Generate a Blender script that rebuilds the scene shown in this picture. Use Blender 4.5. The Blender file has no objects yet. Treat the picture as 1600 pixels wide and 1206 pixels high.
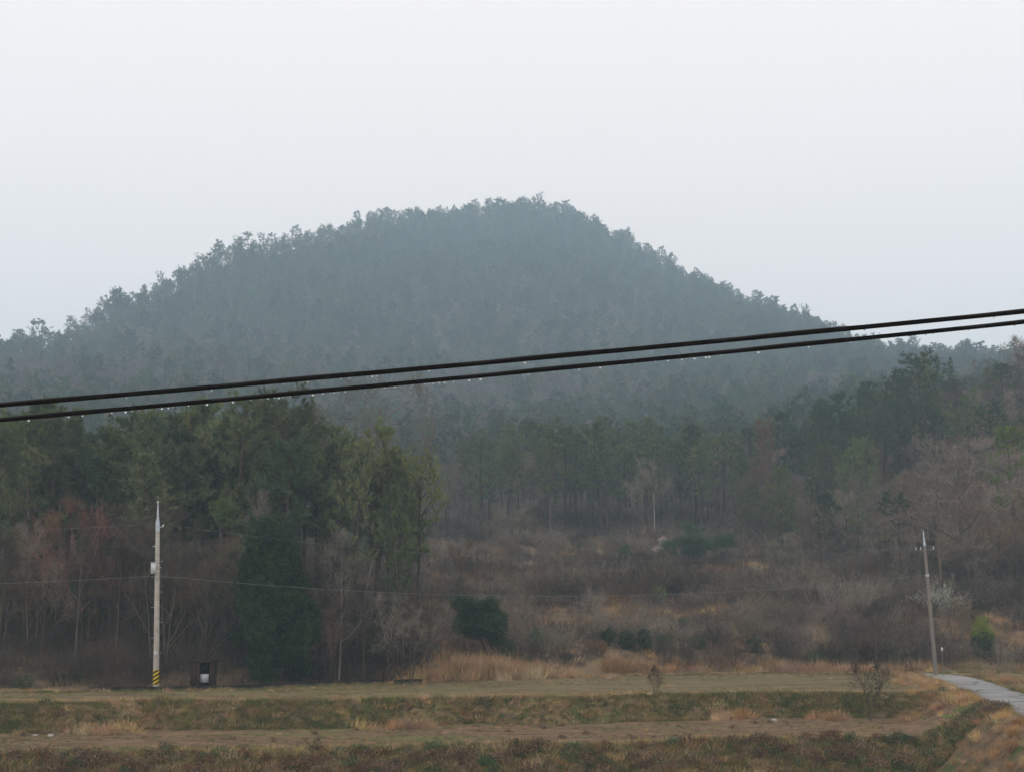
import bpy, math, random
import numpy as np
from mathutils import Vector, Matrix
C = bpy.context.scene
R = math.radians
rng = np.random.default_rng(11)

# ------------------------------------------------------------------ camera
F = 2198.0; PITCH = math.atan(366/F); CZ = 4.0
cam = bpy.data.cameras.new('camera'); camo = bpy.data.objects.new('camera', cam)
C.collection.objects.link(camo); C.camera = camo
cam.sensor_width = 36.0; cam.lens = 36.0*F/1600.0
cam.clip_start = 0.1; cam.clip_end = 9000
camo.location = (0, 0, CZ); camo.rotation_euler = (math.pi/2+PITCH, 0, 0)

# ------------------------------------------------------------------ sky, sun, exposure
w = bpy.data.worlds.new('World'); C.world = w; w.use_nodes = True
nt = w.node_tree; bg = nt.nodes['Background']
sky = nt.nodes.new('ShaderNodeTexSky'); sky.sky_type = 'NISHITA'; sky.sun_disc = False
SUN_EL, SUN_AZ = R(42), R(215)
sky.sun_elevation = SUN_EL; sky.sun_rotation = SUN_AZ; sky.dust_density = 5.0; sky.air_density = 1.5
mx = nt.nodes.new('ShaderNodeMix'); mx.data_type = 'RGBA'
mx.inputs[0].default_value = 0.93
nt.links.new(sky.outputs[0], mx.inputs[6]); mx.inputs[7].default_value = (9.0, 8.22, 7.92, 1)   # closed cloud deck
nt.links.new(mx.outputs[2], bg.inputs[0]); bg.inputs[1].default_value = 0.137
sl = bpy.data.lights.new('sun', 'SUN'); sl.energy = 0.5; sl.angle = R(30); sl.color = (1, .97, .93)
so = bpy.data.objects.new('sun', sl); C.collection.objects.link(so)
d = Vector((math.sin(SUN_AZ)*math.cos(SUN_EL), math.cos(SUN_AZ)*math.cos(SUN_EL), math.sin(SUN_EL)))
so.rotation_euler = d.to_track_quat('Z', 'Y').to_euler(); so.location = d*300
C.view_settings.view_transform = 'Standard'; C.view_settings.look = 'None'
C.view_settings.exposure = 0.04; C.view_settings.gamma = 1.0; C.view_settings.use_curve_mapping = False
C.cycles.max_bounces = 5; C.cycles.diffuse_bounces = 2; C.cycles.glossy_bounces = 2
C.cycles.transmission_bounces = 4; C.cycles.volume_bounces = 2; C.cycles.use_denoising = True

# ------------------------------------------------------------------ helpers
def link(o): C.collection.objects.link(o); return o
def tag(o, label=None, cat=None, group=None, kind=None):
    if label: o['label'] = label
    if cat: o['category'] = cat
    if group: o['group'] = group
    if kind: o['kind'] = kind
    return o
def empty(name, loc, rz=0, tilt=(0, 0), sc=1.0):
    o = bpy.data.objects.new(name, None); o.location = loc
    o.rotation_euler = (tilt[0], tilt[1], rz); o.scale = (sc,)*3 if not hasattr(sc, '__len__') else sc
    o.empty_display_size = .3
    return link(o)

class MB:
    def __init__(s): s.v = []; s.f = []; s.n = 0
    def add(s, v, f):
        v = np.asarray(v, float).reshape(-1, 3); f = np.asarray(f, int)
        s.v.append(v); s.f.append(f+s.n); s.n += len(v); return s
    def box(s, c, h, rz=0, tilt=None):
        c = np.array(c, float); h = np.array(h, float)
        p = np.array([[x, y, z] for z in (-1, 1) for y in (-1, 1) for x in (-1, 1)], float)*h
        ca, sa = math.cos(rz), math.sin(rz)
        p = np.c_[p[:, 0]*ca-p[:, 1]*sa, p[:, 0]*sa+p[:, 1]*ca, p[:, 2]]+c
        return s.add(p, [[0, 2, 3, 1], [4, 5, 7, 6], [0, 1, 5, 4], [2, 6, 7, 3], [0, 4, 6, 2], [1, 3, 7, 5]])
    def segs(s, a, b, ra, rb, n=3):
        """tapered prisms along many segments at once"""
        a = np.asarray(a, float).reshape(-1, 3); b = np.asarray(b, float).reshape(-1, 3)
        ra = np.broadcast_to(ra, len(a)).reshape(-1, 1, 1); rb = np.broadcast_to(rb, len(a)).reshape(-1, 1, 1)
        t = b-a; t /= np.linalg.norm(t, axis=1, keepdims=True)+1e-9
        ref = np.where(np.abs(t[:, 2:3]) > .9, [[1., 0, 0]], [[0., 0, 1]])
        u = np.cross(t, ref); u /= np.linalg.norm(u, axis=1, keepdims=True)+1e-9
        v = np.cross(t, u)
        an = np.arange(n)*2*math.pi/n
        ring = np.cos(an)[None, :, None]*u[:, None]+np.sin(an)[None, :, None]*v[:, None]
        P = np.concatenate([a[:, None]+ring*ra, b[:, None]+ring*rb], 1)
        k = np.arange(n); f = np.c_[k, (k+1) % n, (k+1) % n+n, k+n]
        base = np.arange(len(a))*2*n
        return s.add(P.reshape(-1, 3), (f[None]+base[:, None, None]).reshape(-1, 4))
    def tube(s, pts, rad, n=8, cap=True):
        pts = np.asarray(pts, float); rad = np.broadcast_to(rad, len(pts))
        t = np.gradient(pts, axis=0); t /= np.linalg.norm(t, axis=1, keepdims=True)+1e-9
        ref = np.array([0., 0, 1]) if abs(t[0, 2]) < .9 else np.array([1., 0, 0])
        u = np.cross(t, ref); u /= np.linalg.norm(u, axis=1, keepdims=True)+1e-9; v = np.cross(t, u)
        an = np.arange(n)*2*math.pi/n
        P = pts[:, None]+(np.cos(an)[None, :, None]*u[:, None]+np.sin(an)[None, :, None]*v[:, None])*rad[:, None, None]
        f = [[i*n+k, i*n+(k+1) % n, (i+1)*n+(k+1) % n, (i+1)*n+k] for i in range(len(pts)-1) for k in range(n)]
        s.add(P.reshape(-1, 3), f)
        if cap:
            for i, r in ((0, rad[0]), (len(pts)-1, rad[-1])):
                c = pts[i]; ring = P[i]
                s.add(np.vstack([ring, c]), [[k, (k+1) % n, n] for k in range(n)])
        return s
    def blades(s, c, d, L, W, r=None):
        """thin triangles: base at c, tip at c+d*L"""
        r = r or rng
        c = np.asarray(c, float).reshape(-1, 3); d = np.asarray(d, float).reshape(-1, 3)
        L = np.broadcast_to(L, len(c))[:, None]; W = np.broadcast_to(W, len(c))[:, None]
        q = r.normal(size=c.shape); u = np.cross(d, q); u /= np.linalg.norm(u, axis=1, keepdims=True)+1e-9
        P = np.stack([c-u*W/2, c+u*W/2, c+d*L], 1)
        return s.add(P.reshape(-1, 3), np.arange(len(c)*3).reshape(-1, 3))
    def leaves(s, c, L, W, r=None, up=0.0):
        """small rhombic leaves with random orientation"""
        r = r or rng
        c = np.asarray(c, float).reshape(-1, 3); d = r.normal(size=c.shape); d[:, 2] += up
        d /= np.linalg.norm(d, axis=1, keepdims=True)
        u = np.cross(d, r.normal(size=c.shape)); u /= np.linalg.norm(u, axis=1, keepdims=True)+1e-9
        L = np.broadcast_to(L, len(c))[:, None]; W = np.broadcast_to(W, len(c))[:, None]
        P = np.stack([c, c+d*L*.5+u*W/2, c+d*L, c+d*L*.5-u*W/2], 1)
        return s.add(P.reshape(-1, 3), np.arange(len(c)*4).reshape(-1, 4))
    def mesh(s, name, m=None, smooth=False):
        v = np.concatenate(s.v); me = bpy.data.meshes.new(name)
        ls = np.concatenate([f.ravel() for f in s.f])
        tot = np.concatenate([np.full(len(f), f.shape[1]) for f in s.f])
        st = np.r_[0, np.cumsum(tot)[:-1]]
        me.vertices.add(len(v)); me.vertices.foreach_set('co', v.ravel().astype(np.float32))
        me.loops.add(len(ls)); me.loops.foreach_set('vertex_index', ls.astype(np.int32))
        me.polygons.add(len(tot)); me.polygons.foreach_set('loop_start', st.astype(np.int32))
        if smooth: me.polygons.foreach_set('use_smooth', np.ones(len(tot), bool))
        me.update(calc_edges=True)
        if m: me.materials.append(m)
        return me
    def obj(s, name, m=None, parent=None, smooth=False, loc=None):
        o = bpy.data.objects.new(name, s.mesh(name, m, smooth)); link(o)
        if parent: o.parent = parent
        if loc is not None: o.location = loc
        return o

# ------------------------------------------------------------------ materials
def mat(name, col, rough=.9, var=.0, spots=None, spec=.05, metal=0, stretch=1.0, bump=0):
    """base colour with object-random and noise variation; spots = list of (colour, noise scale, threshold, softness)"""
    m = bpy.data.materials.new(name); m.use_nodes = True; n = m.node_tree.nodes; l = m.node_tree.links
    b = n['Principled BSDF']; b.inputs['Roughness'].default_value = rough
    b.inputs['Specular IOR Level'].default_value = spec; b.inputs['Metallic'].default_value = metal
    rgb = n.new('ShaderNodeRGB'); rgb.outputs[0].default_value = (*col, 1); cur = rgb.outputs[0]
    geo = n.new('ShaderNodeNewGeometry')
    for k, (c2, sc, th, soft) in enumerate(spots or []):
        nz = n.new('ShaderNodeTexNoise'); nz.inputs['Scale'].default_value = sc; nz.inputs['Detail'].default_value = 6
        mp = n.new('ShaderNodeMapping'); mp.inputs['Location'].default_value = (k*17.3, k*5.1, k*3.7); mp.inputs['Scale'].default_value = (stretch, 1, 1)
        l.new(geo.outputs['Position'], mp.inputs[0]); l.new(mp.outputs[0], nz.inputs['Vector'])
        r = n.new('ShaderNodeMapRange'); r.inputs[1].default_value = th-soft; r.inputs[2].default_value = th+soft
        l.new(nz.outputs[0], r.inputs[0]); mi = n.new('ShaderNodeMix'); mi.data_type = 'RGBA'
        l.new(r.outputs[0], mi.inputs[0]); l.new(cur, mi.inputs[6]); mi.inputs[7].default_value = (*c2, 1); cur = mi.outputs[2]
    if var:
        oi = n.new('ShaderNodeObjectInfo'); hs = n.new('ShaderNodeHueSaturation')
        for (sock, lo, hi, mul) in (('Value', 1-var, 1+var, 1), ('Hue', .5-var*.07, .5+var*.07, 7.13), ('Saturation', 1-var*.6, 1+var*.4, 3.77)):
            a = n.new('ShaderNodeMath'); a.operation = 'MULTIPLY'; a.inputs[1].default_value = mul
            l.new(oi.outputs['Random'], a.inputs[0]); fr = n.new('ShaderNodeMath'); fr.operation = 'FRACT'
            l.new(a.outputs[0], fr.inputs[0]); r = n.new('ShaderNodeMapRange')
            r.inputs[3].default_value = lo; r.inputs[4].default_value = hi
            l.new(fr.outputs[0] if mul != 1 else oi.outputs['Random'], r.inputs[0]); l.new(r.outputs[0], hs.inputs[sock])
        l.new(cur, hs.inputs['Color']); cur = hs.outputs[0]
    l.new(cur, b.inputs['Base Color'])
    if bump:
        nz = n.new('ShaderNodeTexNoise'); nz.inputs['Scale'].default_value = bump; nz.inputs['Detail'].default_value = 8
        l.new(geo.outputs['Position'], nz.inputs['Vector']); bp = n.new('ShaderNodeBump'); bp.inputs['Distance'].default_value = .08
        bp.inputs['Strength'].default_value = .8
        l.new(nz.outputs[0], bp.inputs['Height']); l.new(bp.outputs[0], b.inputs['Normal'])
    return m

M = {}
M['needle'] = mat('pine needles', (.108, .134, .054), var=.30, spots=[((.150, .168, .066), .35, .58, .12), ((.07, .115, .06), .9, .6, .1)], spec=.05)
M['needle_dark'] = mat('dark pine needles', (.055, .090, .045), var=.2, spots=[((.06, .09, .035), 1.1, .58, .1)], spec=.05)
M['needle_far'] = mat('far pine needles', (.070, .108, .045), var=.45, spots=[((.10, .115, .05), .03, .55, .12), ((.045, .07, .042), .08, .6, .1)], spec=.1)
M['needle_pale'] = mat('pale pine needles', (.13, .17, .045), var=.2, spec=.15)
M['bark'] = mat('pine bark', (.060, .045, .036), var=.3, spots=[((.11, .085, .065), 2.5, .58, .1)])
M['twig'] = mat('bare twigs', (.185, .155, .122), var=.35, spots=[((.21, .16, .115), .25, .56, .1)])
M['twig_far'] = mat('far bare twigs', (.165, .140, .115), var=.25)
M['twig_dark'] = mat('dark bare twigs', (.078, .062, .050), var=.45, spots=[((.12, .085, .060), .3, .56, .1)])
M['twig_red'] = mat('reddish bare twigs', (.15, .088, .062), var=.3)
M['twig_pale'] = mat('pale bare twigs', (.165, .145, .12), var=.15)
M['twig_white'] = mat('whitish twigs', (.40, .40, .33), var=.1)
M['blossom'] = mat('pale blossom', (.50, .40, .38), var=.1)
M['dark_leaf'] = mat('dark evergreen leaves', (.020, .040, .017), var=.2, spots=[((.065, .105, .034), 2.0, .57, .08)], spec=.08, rough=.7)
M['mid_leaf'] = mat('green leaves', (.045, .085, .035), var=.25, spots=[((.08, .12, .04), 2.0, .57, .12)], spec=.08, rough=.7)
M['yellow_leaf'] = mat('yellow green leaves', (.16, .20, .025), var=.1, spec=.05)
M['russet'] = mat('russet dead leaves', (.24, .095, .045), var=.3, spots=[((.15, .07, .045), 3, .55, .1)])
M['litter'] = mat('dead brown leaves', (.145, .095, .058), var=.35, spots=[((.22, .14, .08), 3, .58, .06)])
M['straw'] = mat('dry straw', (.46, .31, .16), var=.4, spots=[((.32, .19, .09), .8, .52, .12)])
M['straw_orange'] = mat('orange dry grass', (.33, .20, .10), var=.25)
M['grass'] = mat('green grass', (.135, .150, .048), var=.4, spots=[((.24, .19, .08), .5, .54, .10), ((.09, .14, .035), .9, .6, .08)])
M['grass_bright'] = mat('bright green grass', (.13, .24, .04), var=.25)
M['weed'] = mat('brown weeds', (.19, .145, .085), var=.35)
M['soil'] = mat('field soil', (.185, .120, .072), spots=[((.095, .068, .042), 2.2, .52, .07), ((.30, .20, .11), 7, .64, .04), ((.13, .125, .05), .35, .61, .06)], bump=9, stretch=.22)
M['soil_green'] = mat('upper field soil', (.165, .128, .070), spots=[((.120, .112, .045), .9, .53, .05), ((.28, .20, .115), 3.5, .62, .05), ((.11, .075, .048), 1.7, .58, .04)], bump=8, stretch=.12)
M['bank'] = mat('grassy bank', (.125, .118, .045), spots=[((.21, .145, .075), .5, .50, .05), ((.050, .060, .022), 1.9, .57, .05), ((.06, .045, .028), 3.1, .62, .04)], bump=5)
M['bank_low'] = mat('weedy bank', (.14, .10, .058), spots=[((.07, .09, .03), .4, .57, .05), ((.06, .038, .026), 2.5, .58, .08)], bump=5)
M['valley'] = mat('brushy ground', (.16, .115, .072), spots=[((.27, .185, .10), .12, .57, .06), ((.06, .05, .034), .5, .56, .1)], bump=3)
M['forest_floor'] = mat('forest floor', (.085, .062, .045), spots=[((.05, .045, .03), .1, .55, .1)])
M['asphalt'] = mat('worn concrete road', (.25, .245, .24), spots=[((.19, .185, .18), .9, .54, .10), ((.13, .12, .10), 5, .64, .04), ((.30, .29, .28), .35, .56, .08)], rough=.75, spec=.3, bump=20)
def cracks(m):
    n = m.node_tree.nodes; l = m.node_tree.links; b = n['Principled BSDF']; cur = b.inputs['Base Color'].links[0].from_socket
    geo = n.new('ShaderNodeNewGeometry'); nz_ = n.new('ShaderNodeTexNoise'); nz_.inputs['Scale'].default_value = 1.5
    ad = n.new('ShaderNodeMix'); ad.data_type = 'VECTOR'; ad.inputs[0].default_value = .25
    l.new(geo.outputs['Position'], nz_.inputs['Vector']); l.new(geo.outputs['Position'], ad.inputs[4]); l.new(nz_.outputs['Color'], ad.inputs[5])
    v = n.new('ShaderNodeTexVoronoi'); v.feature = 'DISTANCE_TO_EDGE'; v.inputs['Scale'].default_value = .30; l.new(ad.outputs[1], v.inputs['Vector'])
    r = n.new('ShaderNodeMapRange'); r.inputs[1].default_value = .012; r.inputs[2].default_value = .035; l.new(v.outputs['Distance'], r.inputs[0])
    mi = n.new('ShaderNodeMix'); mi.data_type = 'RGBA'; l.new(r.outputs[0], mi.inputs[0]); mi.inputs[6].default_value = (.13, .125, .115, 1); l.new(cur, mi.inputs[7]); l.new(mi.outputs[2], b.inputs['Base Color'])
cracks(M['asphalt'])
M['lane'] = mat('lane surface', (.15, .14, .125), spots=[((.10, .09, .07), 1.2, .55, .1)])
M['concrete'] = mat('pole concrete', (.42, .39, .34), spots=[((.33, .30, .26), 2.5, .52, .15), ((.25, .22, .19), 9, .64, .06)], rough=.85)
M['concrete_dark'] = mat('weathered pole', (.16, .15, .145), spots=[((.23, .185, .15), .6, .5, .2), ((.15, .14, .135), 6, .62, .08)], rough=.85)
M['steel'] = mat('galvanised steel', (.42, .46, .50), rough=.45, metal=.5, spots=[((.30, .33, .36), 6, .58, .1)])
M['porcelain'] = mat('insulator', (.55, .60, .62), rough=.3, spec=.5)
M['cabinet'] = mat('pale steel box', (.50, .51, .52), rough=.5, spots=[((.38, .37, .35), 8, .62, .06)])
M['black_paint'] = mat('black paint', (.02, .02, .02), rough=.6)
M['yellow_paint'] = mat('yellow paint', (.62, .42, .02), rough=.6, spots=[((.40, .27, .03), 9, .62, .06)])
M['cable'] = mat('black cable sheath', (.004, .004, .004), rough=.7, spec=.06, spots=[((.009, .009, .008), 30, .6, .1)])
M['wire'] = mat('messenger wire', (.012, .012, .012), rough=.5, spec=.2)
M['thin_wire'] = mat('aluminium wire', (.20, .21, .215), rough=.5)
M['shed'] = mat('brown painted boards', (.030, .019, .016), spots=[((.045, .026, .022), 6, .56, .1)], rough=.8)
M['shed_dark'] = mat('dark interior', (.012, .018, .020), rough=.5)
M['paper'] = mat('white board', (.48, .52, .53), rough=.6, spots=[((.34, .37, .37), 7, .62, .05)])
M['dark_kerb'] = mat('dark wet concrete', (.012, .012, .011), spots=[((.03, .028, .025), 2, .6, .1)])
M['rock'] = mat('pale rock', (.42, .40, .37), spots=[((.28, .26, .23), 6, .55, .1)], bump=12)
wm = bpy.data.materials.new('water'); wm.use_nodes = True; b = wm.node_tree.nodes['Principled BSDF']
b.inputs['Base Color'].default_value = (1, 1, 1, 1); b.inputs['Roughness'].default_value = .02
b.inputs['IOR'].default_value = 1.33; b.inputs['Transmission Weight'].default_value = 1.0; M['water'] = wm

# ------------------------------------------------------------------ terrain
cp, sp = math.cos(PITCH), math.sin(PITCH)
def ray(px, py):
    s_, v_ = (px-800)/F, (603-py)/F
    dy = cp-v_*sp; return s_/dy, (sp+v_*cp)/dy            # lateral and vertical slope per metre of depth
def proj(x, y, z):
    x = np.asarray(x, float); y = np.asarray(y, float); z = np.asarray(z, float)-CZ
    dep = y*cp+z*sp; return 800+F*x/dep, 603-F*(z*cp-y*sp)/dep
NU = 700
UG = np.linspace(-.95, .95, NU)
def far_d(D): return D if D < 270 else 270+(D-270)*3.0      # the mountain stands well back
def row(pts, mode='D', z=0.0):
    pts = [p if len(p) < 3 else (p[0], p[1], far_d(p[2])) for p in pts]
    a = [ray(p[0], p[1]) for p in pts]; U = np.array([q[0] for q in a]); e = np.array([q[1] for q in a])
    if mode == 'D': D = np.array([p[2] for p in pts], float); Z = CZ+e*D
    else: D = (z-CZ)/e; Z = np.full(len(D), float(z))
    return np.interp(UG, U, D), np.interp(UG, U, Z)
one = np.ones(NU)
rows = []
rows.append((1.5*one, -3.9*one)); rows.append((35*one, -3.4*one))
l2 = row([(-100, 1186), (0, 1182), (400, 1175), (800, 1166), (1200, 1156), (1450, 1150), (1700, 1148)], 'z', -1.3)
ew = lambda U, a: a*(np.sin(U*31+a*9)+.6*np.sin(U*77+2)+.45*np.sin(U*171+a)+.3*np.sin(U*390))
l2 = (l2[0]+ew(UG, .35), l2[1])
rows.append((l2[0]-2.6, l2[1]*0-2.7)); rows.append(l2)
l3 = row([(-100, 1145), (0, 1143), (400, 1139), (800, 1131), (1200, 1122), (1500, 1118), (1700, 1116)], 'z', -1.25)
l3 = (l3[0]+ew(UG, .3), l3[1]); rows.append(l3); rows.append((l3[0]+1.2+ew(UG+.3, .22), l3[1]*0+0.0))
l5 = row([(-100, 1084), (0, 1082), (200, 1079), (400, 1076), (640, 1066), (900, 1056), (1380, 1051), (1700, 1051)], 'z', 0)
rows.append(l5); rows.append((l5[0]+4, l5[1]-.06)); rows.append((l5[0]+7, l5[1]+.9))
PX = [-250, 0, 300, 600, 800, 1000, 1150, 1250, 1400, 1600, 1850]
def tab(D, ys): return row([(p, y, D) for p, y in zip(PX, ys)])
rows.append(tab(126, [925, 925, 925, 935, 965, 965, 968, 970, 972, 970, 965]))
rows.append(tab(150, [905, 905, 905, 905, 915, 918, 920, 920, 915, 900, 890]))
rows.append(tab(185, [880, 880, 880, 875, 872, 875, 880, 876, 840, 765, 720]))
rows.append(tab(225, [860, 860, 860, 850, 838, 840, 835, 790, 700, 632, 600]))
rows.append(tab(270, [800, 800, 800, 810, 790, 790, 780, 760, 720, 680, 660]))
rows.append(tab(340, [640, 645, 650, 690, 690, 690, 685, 675, 650, 640, 630]))
rows.append(tab(430, [590, 568, 565, 580, 590, 590, 590, 590, 592, 592, 592]))
SK = [(-300, 570, 450), (0, 520, 450), (70, 515, 455), (110, 492, 460), (160, 468, 468), (210, 452, 478), (265, 425, 490), (330, 390, 500), (390, 368, 515),
      (430, 366, 525), (480, 352, 540), (530, 343, 555), (600, 328, 580), (680, 326, 600), (740, 318, 615), (800, 308, 620), (850, 315, 620), (900, 325, 615),
      (950, 352, 605), (1000, 380, 595), (1050, 408, 585), (1110, 437, 570), (1170, 458, 555), (1240, 483, 535), (1300, 506, 520), (1350, 520, 505),
      (1400, 532, 490), (1480, 540, 480), (1560, 545, 475), (1650, 548, 470), (1900, 560, 470)]
sky_row = row([(p, y+15.5*F/far_d(D), D) for p, y, D in SK])
rows.append(sky_row); rows.append((sky_row[0]+120, sky_row[1]-70)); rows.append((sky_row[0]*0+2000, sky_row[1]*0-5))
RD = np.array([r[0] for r in rows]); RZ = np.array([r[1] for r in rows]); NR = len(rows)
def wob(x, y):
    return (np.sin(x*.31+y*.17)*np.sin(y*.23-x*.11+1.3)+.5*np.sin(x*.83+2+y*.37)*np.sin(y*.71+.4)+.3*np.sin(x*2.1+y*1.1)*np.sin(y*1.9-x*.9))
ROAD = np.array([(30.6, 108.2), (31.6, 106.0), (31.5, 103), (29.7, 93), (26.5, 77.6), (23.3, 62), (20.9, 50), (19.0, 36)], float)
def road_d(x, y):
    best = np.full(np.shape(x), 1e9)
    for a, b_ in zip(ROAD[:-1], ROAD[1:]):
        t = b_-a; L2 = t@t; k = np.clip(((x-a[0])*t[0]+(y-a[1])*t[1])/L2, 0, 1)
        best = np.minimum(best, np.hypot(x-a[0]-k*t[0], y-a[1]-k*t[1]))
    return best
def shape(x, y, D, z):
    amp = np.clip((D-108)/60, 0, 1)*.9+.05
    z = z+wob(x, y)*amp
    dd = road_d(x, y); k = np.clip((dd-1.9)/3.6, 0, 1); k = k*k*(3-2*k)
    return np.where(y < 112, k*z+(1-k)*-.05, z)
def H(x, y):
    x = np.atleast_1d(np.asarray(x, float)); y = np.atleast_1d(np.asarray(y, float)); U = np.clip(x/y, -.949, .949)
    fi = (U+.95)/1.9*(NU-1); i0 = np.clip(fi.astype(int), 0, NU-2); fr = fi-i0
    D = RD[:, i0]*(1-fr)+RD[:, i0+1]*fr; Z = RZ[:, i0]*(1-fr)+RZ[:, i0+1]*fr
    z = Z[0].copy()
    for k in range(NR-1):
        m_ = (y >= D[k]) & (y < D[k+1]); t = (y-D[k])/(D[k+1]-D[k]); z = np.where(m_, Z[k]*(1-t)+Z[k+1]*t, z)
    return shape(x, y, y, z)
def strip(name, k0, k1, ndiv, m, smooth=True):
    V = []; 
    for k in range(k0, k1):
        nd = ndiv[k-k0]
        for j in range(nd+(1 if k == k1-1 else 0)):
            t = j/nd; D = RD[k]*(1-t)+RD[k+1]*t; Z = RZ[k]*(1-t)+RZ[k+1]*t
            V.append(np.c_[UG*D, D, shape(UG*D, D, D, Z)])
    n = len(V); V = np.concatenate(V)
    i = np.arange(n-1)[:, None]*NU+np.arange(NU-1)[None]
    f = np.stack([i, i+1, i+NU+1, i+NU], -1).reshape(-1, 4)
    return tag(MB().add(V, f).obj(name, m, smooth=smooth), kind='structure')
strip('foreground_ground', 0, 3, [6, 10, 10], M['bank_low'])
strip('lower_field', 3, 4, [24], M['soil'])
strip('field_bank', 4, 5, [8], M['bank'])
strip('upper_field', 5, 6, [24], M['soil_green'])
strip('lane', 6, 7, [3], M['lane'])
strip('valley_ground', 7, 12, [4, 10, 14, 16, 14], M['valley'])
strip('mountain', 12, NR-1, [8, 12, 12, 16, 8, 3], M['forest_floor'])

# road surface following its own centre line, 5 cm thick slab with a crack pattern left to the material
def offset_line(P, off, n=60):
    s = np.r_[0, np.cumsum(np.hypot(*np.diff(P, axis=0).T))]; q = np.linspace(0, s[-1], n)
    X = np.interp(q, s, P[:, 0]); Y = np.interp(q, s, P[:, 1])
    for _ in range(4): X[1:-1] = (X[:-2]+X[1:-1]*2+X[2:])/4; Y[1:-1] = (Y[:-2]+Y[1:-1]*2+Y[2:])/4
    tx, ty = np.gradient(X), np.gradient(Y); L = np.hypot(tx, ty); return X-ty/L*off, Y+tx/L*off
mb = MB(); n = 60
prof = [(-1.32, -.16), (-1.27, .04), (-.7, .06), (0, .07), (.7, .06), (1.27, .04), (1.32, -.16)]
P = []
for off, zz in prof:
    X, Y = offset_line(ROAD, off+0*1, n); P.append(np.c_[X, Y, np.full(n, zz)])
P = np.array(P)
i = np.arange(len(prof)-1)[:, None]*n+np.arange(n-1)[None]
mb.add(P.reshape(-1, 3), np.stack([i, i+1, i+n+1, i+n], -1).reshape(-1, 4))
tag(mb.obj('road', M['asphalt']), kind='structure')

# ------------------------------------------------------------------ plant generators (unit: metres, base at origin)
def unit(v): v = np.asarray(v, float); return v/(np.linalg.norm(v, axis=-1, keepdims=True)+1e-9)
def make_pine(seed, h=13, start=.42, spread=2.6, top=.35, tufts=3, nb=13, bl=.30, bw=.046, per=4, twigs=7, lean=.03, stubs=True, gap=.74):
    r = np.random.default_rng(seed); tr = MB(); cr = MB()
    n = 14; t = np.linspace(0, 1, n); bx, by = r.normal(0, lean, 2)*h
    wx = np.cumsum(r.normal(0, .035, n)); wy = np.cumsum(r.normal(0, .035, n))
    path = np.c_[bx*t**1.6+wx, by*t**1.6+wy, t*h]; path[0, :2] = 0
    rad = .0125*h*(1-t)**.85+.018
    tr.tube(path, rad, 8)
    def at(q): return np.array([np.interp(q, t, path[:, k]) for k in range(3)])
    tc, td = [], []; A = []; Bp = []; RA = []; RB = []
    nlev = int((1-start)*h/gap)
    for li in range(nlev):
        q = start+(1-start)*(li+r.uniform(-.3, .3))/nlev
        if q > .985: continue
        g = (1-q)/(1-start)
        prof_ = (top+(1-top)*min(1, g*1.9))*(1 if g < .75 else 1-.55*(g-.75)/.25)
        a0 = r.uniform(0, 6.28)
        for bi in range(int(per)+(r.random() < .4)):
            if r.random() < .22: continue
            az = a0+bi*6.283/per+r.normal(0, .35); L = spread*prof_*r.uniform(.55, 1.15)
            p0 = at(q); el = r.normal(.22, .16)+.45*(1-g)
            d0 = np.array([math.cos(az)*math.cos(el), math.sin(az)*math.cos(el), math.sin(el)])
            pts = [p0]; dd = d0.copy(); ns = 5
            for k in range(ns):
                dd = unit(dd+np.array([0, 0, .14])+r.normal(0, .11, 3)); pts.append(pts[-1]+dd*L/ns)
            pts = np.array(pts); rr = np.linspace(.011*L+.012, .008, ns+1)
            A.append(pts[:-1]); Bp.append(pts[1:]); RA.append(rr[:-1]); RB.append(rr[1:])
            for ti in range(twigs):
                s_ = r.uniform(.48, 1) if ti else 1.0; k = min(int(s_*ns), ns-1); f_ = s_*ns-k
                b0 = pts[k]*(1-f_)+pts[k+1]*f_ if s_ < 1 else pts[-1]
                dt = unit(unit(pts[k+1]-pts[k])*.7+r.normal(0, .55, 3)+[0, 0, .25]); l_ = L*.30*r.uniform(.5, 1.2)+.12
                e0 = b0+dt*l_
                A.append(b0[None]); Bp.append(e0[None]); RA.append([.010]); RB.append([.004])
                for u_ in range(tufts):
                    w_ = 1-u_/tufts*.8; tc.append(b0+dt*l_*w_+r.normal(0, .05, 3)); td.append(unit(dt+np.array([0, 0, .35])))
    for k in range(4):
        tc.append(path[-1]-[0, 0, .12*k]); td.append(np.array([0, 0, 1.]))
    tr.segs(np.concatenate(A), np.concatenate(Bp), np.concatenate(RA), np.concatenate(RB), 3)
    if stubs:   # dead stubs on the bare trunk
        for q in r.uniform(.15, start, 9):
            az = r.uniform(0, 6.28); p0 = at(q); e0 = p0+np.array([math.cos(az), math.sin(az), r.uniform(-.1, .4)])*r.uniform(.4, 1.3)
            tr.segs(p0, e0, .022, .006, 3)
    tc = np.repeat(np.array(tc), nb, 0); td = np.repeat(np.array(td), nb, 0)
    dv = unit(td*1.05+r.normal(0, .50, td.shape)); 
    cr.blades(tc+r.normal(0, .03, tc.shape), dv, bl*r.uniform(.65, 1.25, len(tc)), bw*r.uniform(.7, 1.3, len(tc)), r)
    return tr, cr
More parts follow.
